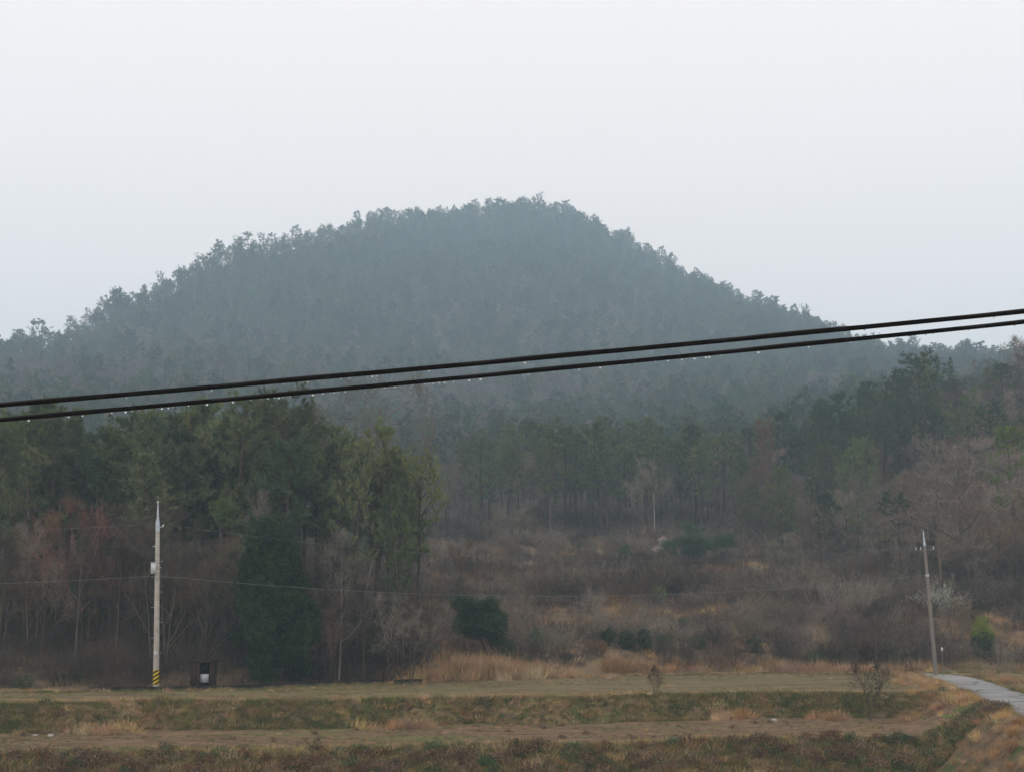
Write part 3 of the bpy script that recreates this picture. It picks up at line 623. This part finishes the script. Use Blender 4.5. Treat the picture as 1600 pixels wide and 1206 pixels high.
for _ in range(60):
    i = r2.uniform(1.2, 3.8); a = ROAD[int(i)]*(1-i % 1)+ROAD[int(i)+1]*(i % 1); off = 2.0+abs(r2.normal(0, 1.0))
    x.append([a[0]+off]); y.append([a[1]-off*.2]); S.append([r2.uniform(.3, .6)]); K.append([r2.choice((0, 1, 3))])
x, y, S, K = [np.concatenate(q) for q in (x, y, S, K)]
m_ = road_d(x, y) > 1.65
scatter('dry_grass', TF, np.c_[x, y, H(x, y)][m_], K[m_], S[m_], 9, .24)
x0, y0, _ = place(1535, 1135, 69); xx = x0+r2.normal(0, .7, 60); yy = y0+r2.normal(0, 1.2, 60)
scatter('green_grass_patch', [GT[2]], np.c_[xx, yy, H(xx, yy)], np.zeros(60, int), r2.uniform(.9, 1.8, 60), 10)

# ------------------------------------------------------------------ named evergreens and shrubs
def leafy(name, px, pyb, D, blobs, n, m, label, cat, ls=.1, hang=.0, trunk=None, seed=0, group=None):
    x, y, z = place(px, pyb, D); t = tag(empty(name, (x, y, z-.05)), label, cat, group)
    make_leafy(seed, blobs, n, ls, hang).obj('crown', M[m], t)
    tr = MB()
    for (a, b_, ra, rb) in (trunk or [((0, 0, 0), (0, 0, blobs[0][2]), .06, .02)]):
        a, b_ = np.array(a, float), np.array(b_, float); k = np.linspace(0, 1, 6)[:, None]; pth = a+(b_-a)*k+np.c_[np.sin(k*5)*.05, np.cos(k*4)*.04-.04, 0*k]; tr.tube(pth, ra+(rb-ra)*k[:, 0], 7)
    tr.obj('trunk', M['bark'], t); return t
r3 = np.random.default_rng(3)
bl = []
for k in range(60):   # conical evergreen, about 9.5 m high
    q = r3.random()**.8; zz = .9+q*8.9; rad = 3.9*(1-max(0, (q-.25))/.80)**.9*r3.uniform(.6, 1.0) if q > .25 else 3.4*(.75+q)*r3.uniform(.6, 1); a = r3.uniform(0, 6.28)
    bl.append((math.cos(a)*rad*.85, math.sin(a)*rad*.85, zz, .72+.3*r3.random(), .72+.3*r3.random(), .6+.3*r3.random()))
bl += [(0, 0, zz, 1.4*(1.12-zz/9.6), 1.4*(1.12-zz/9.6), .9) for zz in (1.6, 3, 4.4, 5.8, 7.2, 8.6)]
leafy('conical_evergreen', 418, 1040, 90.5, bl, 200000, 'dark_leaf', 'large dark green cone-shaped evergreen in front of the left wood', 'evergreen tree', .115, .12, [((0, 0, 0), (0, 0, 8.5), .2, .03)], 1)
bl = [(r3.uniform(-1.35, 1.35), r3.normal(0, .8), 4.5+r3.uniform(-1.0, 1.0), r3.uniform(.6, .85), .7, r3.uniform(.4, .65)) for k in range(28)]+[(0, 0, 4.5, 1.5, 1.2, 1.1)]+[(1.3, 0, 3.1, .8, .7, .7), (1.7, 0, 2.2, .7, .6, .8), (.9, 0, 3.3, .8, .7, .6), (2.0, 0, 1.2, .6, .6, .8)]
leafy('round_evergreen', 750, 1000, 102, bl, 52000, 'dark_leaf', 'round-crowned dark evergreen at the right end of the left wood, above the tan grass mound', 'evergreen tree', .10, .05, [((1.3, 0, 0), (.4, 0, 4.2), .13, .05), ((1.1, .2, 0), (-.5, 0, 4.3), .10, .04)], 2)
bl = [(r3.normal(0, 2.2), r3.normal(0, 1.2), 3.2+r3.normal(0, .7), 1.15, 1.0, .42) for k in range(22)]+[(-1, 0, 5.3, 1.0, .8, .45), (.2, 0, 4.9, 1.3, .9, .5), (2.6, 0, 2.9, 1.1, .8, .35), (-2.9, 0, 2.3, 1.1, .8, .35)]
leafy('spreading_pine', 1084, 862, 168, bl, 22000, 'needle_dark', 'low flat-spreading dark pine beside the pinkish blossoming tree in the valley', 'pine tree', .14, .0, [((0, 0, 0), (-.6, 0, 4.9), .15, .05), ((0, 0, .8), (1.9, 0, 3.2), .09, .03)], 3)
sh = [('round_shrub', 975, 862, 170, 1.05, 1.9, 'mid_leaf', 'small dense bluish-green dome shrub left of the flat-spreading pine'),
      ('low_shrub', 966, 922, 142, 1.5, 1.3, 'mid_leaf', 'low dark green shrub just above the orange-brown bush'),
      ('green_shrub', 1032, 938, 138, .8, 2.0, 'grass_bright', 'bright green leafy shrub alone in the grey brush'),
      ('hedge_shrub', 948, 1015, 116, 1.05, 1.7, 'dark_leaf', 'dark green shrub, first from the left in the row of four above the field'),
      ('hedge_shrub', 980, 1014, 116, .85, 1.6, 'dark_leaf', 'dark green shrub, second from the left in the row of four above the field'),
      ('hedge_shrub', 1007, 1012, 116, .8, 1.8, 'dark_leaf', 'dark green shrub, third from the left in the row of four above the field'),
      ('hedge_shrub', 1034, 1012, 117, .7, 1.4, 'mid_leaf', 'dark green shrub, fourth from the left in the row of four above the field'),
      ('hedge_shrub', 1093, 1010, 117, .7, 1.2, 'mid_leaf', 'small green shrub alone right of the row of four shrubs'),
      ('hedge_shrub', 1178, 1008, 117, .95, 1.2, 'dark_leaf', 'wide dark green shrub in the orange grass, rightmost of the dark shrubs above the field'),
      ('hedge_shrub', 840, 1000, 113, .8, 1.6, 'mid_leaf', 'dull green shrub just right of the round-crowned evergreen'),
      ('hedge_shrub', 678, 1005, 98, 1.1, 1.1, 'dark_leaf', 'low dark green shrub left of and below the round-crowned evergreen'),
      ('russet_bush', 1130, 880, 160, 2.3, 2.2, 'russet', 'wide russet-leaved bush below the flat-spreading pine'),
      ('orange_bush', 962, 953, 134, 1.7, 1.3, 'russet', 'orange-brown bush in the middle of the brushy valley'),
      ('russet_bush', 930, 1010, 113, 1.1, 1.3, 'russet', 'small russet bush left of the row of four dark shrubs')]
for i, (nm, px, pyb, D, wd, hh, m_, lab) in enumerate(sh):
    bl = [(r3.normal(0, wd*.33), r3.normal(0, wd*.3), hh*r3.uniform(.35, .75), wd*.45, wd*.42, hh*.3) for _ in range(7)]+[(0, 0, hh*.45, wd*.7, wd*.6, hh*.42)]
    leafy(nm, px, pyb, D, bl, 4200 if m_ != 'russet' else 2600, m_, lab, 'bush' if 'russet' in m_ else 'shrub', .085, 0, [((0, 0, 0), (wd*.2, 0, hh*.7), .04, .015), ((0, 0, 0), (-wd*.3, 0, hh*.6), .035, .015)], 20+i)
bl = [(0, 0, zz, r_x, r_x, .5) for zz, r_x in ((.9, .85), (1.6, .98), (2.2, .95), (2.8, .74), (3.3, .44))]
t = leafy('clipped_cypress', 1536, 1000, 117, bl[:3], 9000, 'mid_leaf', 'egg-shaped yellow-topped green evergreen by the road at the right', 'evergreen shrub', .08, 0, None, 50)
make_leafy(51, [(b_[0], b_[1], b_[2]+.15, b_[3], b_[4], b_[5]) for b_ in bl[2:]], 4500, .07).obj('golden_tip', M['yellow_leaf'], t)
# twiggy individuals
def twiggy(name, px, pyb, D, ty, pr, wd, lab, cat='bare tree', rz=0, group=None):
    x, y, z = place(px, pyb, D); h = top_h(px, ty, x, D, z); plant(name, pr, (x, y, z-.05), (h/BH*wd, h/BH*wd, h/BH), rz, lab, cat, group)
sap = pair('fan', make_bare(610, h=9, spread=.55, nl=4, fork=.06, levels=(4, 4, 4), tw=.03, up=.75, trunks=4, twl=.8), M['twig_dark'], M['twig_dark'])
twiggy('bare_tree', 545, 900, 108, 598, BARES_P[1], .9, 'tall pale leafless tree rising above the pine tops of the left wood', rz=1)
twiggy('bare_tree', 395, 950, 97, 762, BARES_P[0], .7, 'pale leafless tree just above the tip of the dark conical evergreen', rz=2)
twiggy('bare_tree', 530, 1000, 92, 838, BARES_P[2], .8, 'pale slender leafless tree right of the dark conical evergreen', rz=.4)
twiggy('bare_tree', 716, 940, 112, 853, BARES_R[0], .9, 'russet leafless tree just left of the round-crowned evergreen', rz=.4)
twiggy('bare_tree', 800, 860, 175, 785, BARES[2], 1.5, 'broad dome-shaped greyish bare tree at the foot of the valley pines')
twiggy('bare_tree', 1022, 1094, 77.5, 1044, sap, .9, 'small leafless sapling on the edge of the bank, middle of the field', rz=.8)
twiggy('bare_tree', 1356, 1088, 77, 1016, sap, .95, 'bushy bare young tree with fanned stems on the right part of the field bank', rz=.8)
twiggy('bare_tree', 1370, 1045, 112, 945, BARES_D[3], .7, 'dark leafless sapling in the brush behind the fan-stemmed young tree', rz=.3)
wb = make_brush(620, h=2.5, w=2.8, stems=100, tw=.042, twigs=9)
x, y, z = place(1465, 952, 128); tag(wb.obj('white_twig_bush', M['twig_white'], loc=(x, y, z)), 'fan of whitish upright twigs behind the weathered leaning pole', 'bush')
x, y, z = place(1040, 845, 171); t = tag(empty('blossom_tree', (x, y, z)), 'small pinkish blossoming tree left of the flat-spreading pine', 'blossoming tree')
make_bare(621, h=4, spread=.4, nl=6, levels=(4, 3, 3), twl=.3)[0].obj('trunk', M['twig'], t)
make_leafy(622, [(0, 0, 3.6, .8, .7, .45), (1.0, 0, 3.3, .6, .5, .35), (-1.1, 0, 3.0, .5, .5, .3), (-.3, 0, 4.1, .4, .4, .3)], 1900, .09).obj('crown', M['blossom'], t)

# undergrowth of the valley
def okV(x, y):
    px = 800+x/y*F; far = np.interp(x/y, UG, RD[6])
    return (px > -100) & (px < 1750) & (y > far+np.where(px < 640, 3.9, 4.8)) & (road_d(x, y) > 3.6)
ptsV = spread_pts(60000, (-110, 110), (84, 262), 1.05, okV, 31)
x, y = ptsV.T; keep = r_.random(len(x)) < np.interp(y, [85, 140, 262], [1, .85, .5]); x, y = x[keep], y[keep]
z = H(x, y); px, py = proj(x, y, z); N = len(x); q = r_.random(N); n1 = nz(x*.35, y, .16); n2 = nz(x+40, y-9, .07)
left = (px < 660)
idx = np.where(q < .30, 0, np.where(q < .55, 1, np.where(q < .75, 2, 3)))
idx = np.where(left & (q < .55), 2+(q < .3), idx)
idx = np.where(~left & (q > .78), 4, idx); idx = np.where(~left & (q > .9), 5, idx)
strawy = ~left & (((n1 > .36) & (y < 200) & (r_.random(N) < .70)) | (r_.random(N) < .08)); idx = np.where(strawy, 6+(q*4).astype(int), idx)
green = r_.random(N) < np.where(left, .02, .035); idx = np.where(green, 10+(q > .5), idx)
sc = r_.uniform(.55, 1.15, N)*(1+.35*n2)*np.interp(y, [84, 100, 140, 260], [.7, .95, 1.05, 1.25])
sc = np.where(strawy, sc*1.0, sc); dk_ = ~left & ~strawy & (n1 < -.35); idx = np.where(dk_ & (idx < 3), 3, idx); sc = np.where(dk_, sc*1.15, sc); sc = np.where(left & (y < 99), sc*1.3, sc); sc = np.where(~left & (idx < 4), sc*1.1, sc)
ter = ((px > 820) & (px < 1420) & (np.abs(y-151-1.5*np.sin(x*.3)) < 3.5)) | ((px > 1480) & (np.abs(y-122.5) < 2.0)) | ((px > 840) & (px < 1250) & (np.abs(y-128-np.sin(x*.4)) < 1.6)); sc = np.where(ter & (idx < 6), sc*.6, sc)
for o in [o for o in C.objects if o.parent is None and o.get('category') in ('shrub', 'bush', 'evergreen shrub', 'evergreen tree', 'blossoming tree') or o.name.startswith('spreading_pine')]:
    kx, ky = o.location.x, o.location.y; wd = 2.4 if o.get('category') == 'evergreen tree' else (2.2 if o.name.startswith(('spreading', 'russet_bush')) else 1.1)
    near = (np.hypot(x-kx, y-ky) < wd) | ((np.abs(x-kx*y/ky) < wd) & (y < ky) & (y > ky-5.5)); sc = np.where(near, sc*(.5 if wd > 2.3 else .35), sc)
scatter('undergrowth', BR+TF+LF, np.c_[x, y, z], idx, sc, 5, .12)

# ------------------------------------------------------------------ utility poles
def catenary(a, b_, sag, n=40):
    a, b_ = np.array(a, float), np.array(b_, float); t = np.linspace(0, 1, n)[:, None]; p = a+(b_-a)*t; p[:, 2] -= (4*sag*t*(1-t))[:, 0]; return p
def stripes(mb, z0, z1, r_, slope=1.0, phase=0.0, rad=.005):
    """diagonal bands wrapped round the pole: a helical ribbon"""
    n = 26; a = np.linspace(0, 2*math.pi, n); w_ = .11
    zz = z0+phase+slope*a/(2*math.pi)
    lo = np.c_[np.cos(a)*(r_+rad), np.sin(a)*(r_+rad), np.clip(zz, z0, z1)]; hi = np.c_[np.cos(a)*(r_+rad), np.sin(a)*(r_+rad), np.clip(zz+w_, z0, z1)]
    V = np.concatenate([lo, hi]); f = [[i, i+1, n+i+1, n+i] for i in range(n-1) if hi[i, 2]-lo[i, 2] > .004 or hi[i+1, 2]-lo[i+1, 2] > .004]
    if f: mb.add(V, f)
xL, yL, zL = place(244, 1072, 85.3); hL = top_h(246, 783, xL, yL, zL)
PL = tag(empty('utility_pole', (xL, yL, zL-.05), 0, (0, R(-1.75))), 'pale concrete utility pole with yellow and black striped base and small pale box', 'utility pole', 'utility poles')
MB().tube([(0, 0, -.3), (0, 0, hL*.3), (0, 0, hL*.6), (0, 0, hL-1.15)], [.185, .165, .145, .118], 16).obj('shaft', M['concrete'], PL, smooth=True)
MB().tube([(0, 0, hL-1.75), (0, 0, hL-1.1)], .132, 12).obj('collar', M['steel'], PL)
MB().tube([(0, 0, hL-1.1), (0, 0, hL-.6), (0, 0, hL)], [.085, .055, .025], 10).obj('top_spike', M['steel'], PL)
MB().tube([(0, 0, .35), (0, 0, 1.22)], [.187, .183], 20).obj('yellow_band', M['yellow_paint'], PL)
mb = MB()
for k in range(-3, 6): stripes(mb, .36, 1.21, .190, slope=.62, phase=k*.24)
mb.obj('black_stripes', M['black_paint'], PL)
zb = hL*.645
mb = MB().box((-.17, -.17, zb), (.15, .11, .31)).box((-.17, -.17, zb+.33), (.165, .125, .02)).box((-.05, -.12, zb+.18), (.2, .03, .025)).box((-.05, -.12, zb-.18), (.2, .03, .025)); mb.obj('junction_box', M['cabinet'], PL)
mb = MB().tube([(.05, 0, hL-1.45), (.22, -.02, hL-1.5), (.32, -.02, hL-1.47)], .03, 8).box((-.12, 0, hL-2.65), (.16, .03, .03)).box((.16, -.03, zb+.05), (.06, .03, .03)); mb.obj('bracket', M['steel'], PL)
mb = MB()
for (ix, iz) in ((.33, hL-1.40), (.0, hL+.03)):
    mb.tube([(ix, -.02, iz-.07), (ix, -.02, iz-.03), (ix, -.02, iz), (ix, -.02, iz+.06)], [.035, .06, .035, .02], 10)
mb.obj('insulator', M['porcelain'], PL)
mb = MB(); mb.box((-.0, -.1, zb-.5), (.05, .08, .04)).box((0, -.1, zb-.75), (.03, .09, .025)); mb.obj('cable_clamp', M['steel'], PL)
for k in range(7):
    MB().segs([(0, 0, 2.2+k*.9)], [((-1)**k*.34, -.03, 2.2+k*.9)], .012, .012, 5).obj('step_bolt', M['steel'], PL)
MB().box((0, -.178, 2.15), (.07, .008, .13)).obj('number_plate', M['cabinet'], PL)
for zz in (hL*.3, hL*.52, hL*.8): MB().tube([(0, 0, zz-.03), (0, 0, zz+.03)], .172-.0042*zz, 16).obj('band', M['steel'], PL)
# right pole, weathered, leaning
xR, yR, zR = place(1463, 1062, 100.5); hR = top_h(1450, 827, xR, yR, zR)
PR = tag(empty('utility_pole', (xR, yR, zR-.05), 0, (0, R(-2.3))), 'weathered grey utility pole with a crossarm leaning left beside the road', 'utility pole', 'utility poles')
MB().tube([(0, 0, -.3), (0, 0, hR*.5), (0, 0, hR-1.1)], [.155, .13, .10], 16).obj('shaft', M['concrete_dark'], PR, smooth=True)
MB().tube([(0, 0, hR-1.1), (0, 0, hR-.55), (0, 0, hR)], [.10, .06, .03], 10).obj('top_spike', M['steel'], PR)
mb = MB().box((-.05, -.13, hR-1.4), (.66, .025, .025)).box((.3, -.08, hR-1.42), (.1, .03, .03)); mb.obj('crossarm', M['concrete_dark'], PR)
for ix in (-.66, -.33, .58):
    MB().tube([(ix, -.13, hR-1.35), (ix, -.13, hR-1.28), (ix, -.13, hR-1.22), (ix, -.13, hR-1.14)], [.02, .04, .025, .015], 10).obj('insulator', M['porcelain'], PR)
MB().tube([(0, 0, hR-3.25), (0, 0, hR-3.1)], .15, 12).obj('cable_clamp', M['steel'], PR)
MB().tube([(0, 0, -.1), (0, 0, .32)], [.30, .22], 14).obj('footing', M['concrete'], PR)
# small distant poles
def far_pole(px, pyb, D, ty, lab, m_='concrete', arm=False):
    x, y, z = place(px, pyb, D); h = top_h(px, ty, x, y, z)
    t = tag(empty('utility_pole', (x, y, z)), lab, 'utility pole'); MB().tube([(0, 0, -.3), (0, 0, h)], [.10, .07], 10).obj('shaft', M[m_], t)
    MB().box((0, -.1, h-.3), (.6 if arm else .15, .025, .025)).obj('crossarm', M['concrete_dark'], t)
    return x, y, z+h
pF = far_pole(1228, 885, 176, 834, 'thin distant pole with a small crossarm below the right hill', 'concrete_dark', True)
pG = far_pole(1023, 840, 215, 768, 'short bright pale pole standing against the valley pines')
def wire(name, a, b_, sag, rad, lab, m_='thin_wire', n=60, group=None, cat='wire'):
    return tag(MB().tube(catenary(a, b_, sag, n), rad, 5).obj(name, M[m_], smooth=True), lab, cat, group)
zW = zL+hL*.60; lean = lambda z: xL-math.tan(R(1.75))*(z-zL)
ca = PR.matrix_world if False else Matrix.Translation(Vector((xR, yR, zR))) @ Matrix.Rotation(R(-2.3), 4, 'Y')
aR = ca @ Vector((0, 0, hR-3.2)); aT = ca @ Vector((-.33, -.13, hR-1.15)); aU = ca @ Vector((.58, -.13, hR-1.15))
wire('service_cable', (lean(zW)+.15, yL-.1, zW), (aR.x-.14, aR.y-.05, aR.z), 1.35, .009, 'thin sagging cable strung between the two utility poles')
wire('service_cable', (lean(zW)-.15, yL-.1, zW), (xL-40, yL-6, zW+.1), 0.75, .009, 'thin cable running from the striped pole out past the left edge')
wire('power_line', (lean(zL+hL)+.33, yL, zL+hL-1.35), (aT.x, aT.y, aT.z), 1.6, .005, 'faint upper wire strung between the two utility poles')
wire('power_line', (lean(zL+hL)-.08, yL, zL+hL-1.35), (xL-40, yL-5, zL+hL-1.2), .8, .005, 'faint upper wire running left from the striped pole')
wire('power_line', (aU.x, aU.y, aU.z), (aU.x+45, aU.y+14, aU.z+3), .9, .005, 'faint wire running right from the crossarm of the leaning pole')
wire('power_line', (aT.x, aT.y, aT.z), pF, .9, .005, 'faint wire from the leaning pole back to the thin distant pole')

# ------------------------------------------------------------------ hut, ditch wall, marker post, rocks
x, y, z = place(322, 1072, 85.2)
t = tag(empty('roadside_hut', (x, y, z+.05)), 'small dark brown roadside hut with an open doorway and white board inside', 'hut')
s_ = 85.2/F; W_, Hh = .32, 1.52
mb = MB(); mb.box((-.60, .0, .75), (.24, .55, .80)).box((.42, .0, .75), (.07, .55, .80)).box((0, .52, .75), (.46, .03, .78)); mb.obj('wall', M['shed'], t)
mb = MB().box((-.12, -.0, 1.60), (.75, .62, .035)).box((-.12, -.0, 1.65), (.70, .58, .02)); mb.obj('roof', M['shed'], t)
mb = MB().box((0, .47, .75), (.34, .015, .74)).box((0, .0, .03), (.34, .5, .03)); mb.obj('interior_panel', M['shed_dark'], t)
mb = MB().box((-.355, -.56, .76), (.02, .02, .77)).box((.35, -.56, .76), (.02, .02, .77)).box((0, -.56, 1.545), (.37, .02, .022)); mb.obj('door_frame', M['bark'], t)
mb = MB().box((-.06, -.30, .62), (.26, .012, .25)); mb.obj('white_board', M['paper'], t)
mb = MB().box((-.06, -.26, 1.14), (.22, .012, .17)); mb.obj('notice_panel', M['dark_kerb'], t)
mb = MB().box((.0, -.42, .12), (.3, .12, .05)); mb.obj('threshold', M['concrete_dark'], t)
# dark low kerb along the near side of the lane
Ud = np.array([ray(p, 1075)[0] for p in np.linspace(140, 660, 60)]); D_ = np.interp(Ud, UG, RD[6])-.15; X_ = Ud*D_; Z_ = H(X_, D_)
prf = [(-.14, -.2), (-.14, .27), (.12, .27), (.12, -.2)]; P = np.array([np.c_[X_, D_+a, Z_+b_] for a, b_ in prf]); n = 60
i = np.arange(3)[:, None]*n+np.arange(n-1)[None]
tag(MB().add(P.reshape(-1, 3), np.stack([i, i+1, i+n+1, i+n], -1).reshape(-1, 4)).obj('drain_kerb', M['dark_kerb']), 'long low dark concrete kerb at the far edge of the field, below the left wood', 'kerb')
x, y, z = place(1474, 1058, 103); t = tag(empty('marker_post', (x, y, z)), 'thin white-capped marker post right of the leaning pole', 'marker post')
MB().tube([(0, 0, -.1), (0, 0, 1.95)], .025, 8).obj('shaft', M['concrete_dark'], t); MB().tube([(0, 0, 1.9), (0, 0, 1.98), (0, 0, 2.1), (0, 0, 2.14)], [.03, .07, .07, .03], 10).obj('cap', M['porcelain'], t)
def rock(px, pyb, D, s, lab, seed):
    x, y, z = place(px, pyb, D); r = np.random.default_rng(seed); n1_, n2_ = 9, 7; V = []
    for i in range(n2_):
        for j in range(n1_):
            th = math.pi*i/(n2_-1); ph = 2*math.pi*j/n1_; k = 1+.22*math.sin(3*ph+seed)+r.normal(0, .07)
            V.append((math.sin(th)*math.cos(ph)*s*k, math.sin(th)*math.sin(ph)*s*.7*k, math.cos(th)*s*.55*(1+r.normal(0, .05))))
    f = [[i*n1_+j, i*n1_+(j+1) % n1_, (i+1)*n1_+(j+1) % n1_, (i+1)*n1_+j] for i in range(n2_-1) for j in range(n1_)]
    tag(MB().add(V, f).obj('rock', M['rock'], loc=(x, y, z+s*.25)), lab, 'rock', 'rocks on the field bank')
rock(80, 1122, 66.6, .16, 'pale rock on the bank at the far left, the brighter of two', 1); rock(56, 1120, 66.7, .13, 'duller pale rock just left of the brighter rock on the bank', 2)
rock(1210, 1120, 75.6, .17, 'grey rock at the foot of the bank in the right half of the field', 3)

# ------------------------------------------------------------------ overhead cables close to the camera
def near_cable(pts_px, D, rad, lab, ndrop, seed):
    P = np.array([(ray(a, b_)[0]*D, CZ+ray(a, b_)[1]*D) for a, b_ in pts_px]); k = np.polyfit(P[:, 0], P[:, 1], 2)
    k[0] = max(k[0], .0006)
    X = np.linspace(-16, 16, 240); Z = np.polyval(k, X)
    t = tag(empty('overhead_cable', (0, D, float(np.polyval(k, 0)))), lab, 'overhead cable', 'twin overhead cables')
    z0 = float(np.polyval(k, 0)); pth = np.c_[X, 0*X, Z-z0]
    MB().tube(pth, rad, 12).obj('sheath', M['cable'], t, smooth=True)
    mb = MB(); tw = X*14.0
    mw = np.linspace(-16, 16, 3000); zz = np.polyval(k, mw)-z0
    mb.tube(np.c_[mw, -np.cos(mw*7)*rad*.72-rad*.3, zz+rad*.55+np.sin(mw*7)*rad*.22], rad*.42, 6); mb.obj('messenger_wire', M['wire'], t, smooth=True)
    r = np.random.default_rng(seed); drop = None
    xs = np.sort(np.r_[r.uniform(-1.95, 1.95, ndrop//2), r.normal(-.75, .45, ndrop-ndrop//2)])
    last = -9
    for q in xs:
        if q-last < .012: continue
        last = q
        if drop is None:
            a = np.linspace(0, math.pi, 7); rd_ = np.sin(a)*.0030; hh = -np.cos(a)*.0034; rd_[-1] = .0012
            drop = MB().tube(np.c_[0*a, 0*a, hh], rd_, 10).mesh('water_drop', M['water'], True)
        o = link(bpy.data.objects.new('water_drop', drop)); o.parent = t; s = r.uniform(.65, 1.5)
        o.location = (q, 0, float(np.polyval(k, q))-z0-rad-.0022*s); o.scale = (s, s, s)
D1 = 5.0
near_cable([(0, 632), (400, 601), (500, 589), (700, 572), (1040, 540), (1300, 516), (1600, 487.5)], D1, .0088, 'upper of the two thick black cables crossing in front of the mountain', 14, 1)
near_cable([(0, 655.5), (400, 621), (500, 610), (1050, 558), (1300, 534), (1600, 503.5)], D1, .0080, 'lower of the two thick black cables, beaded with hanging water drops', 70, 2)

# ------------------------------------------------------------------ haze
hz = MB().box((0, 960, 211.75), (2100, 1200, 218.25)).obj('haze'); tag(hz, kind='stuff')
m = bpy.data.materials.new('haze'); m.use_nodes = True; n = m.node_tree.nodes; n.remove(n['Principled BSDF'])
pv = n.new('ShaderNodeVolumePrincipled'); pv.inputs['Color'].default_value = (.63, .845, .99, 1); pv.inputs['Density'].default_value = .00054
pv.inputs['Anisotropy'].default_value = 0.0
m.node_tree.links.new(pv.outputs[0], n['Material Output'].inputs['Volume']); hz.data.materials.append(m)
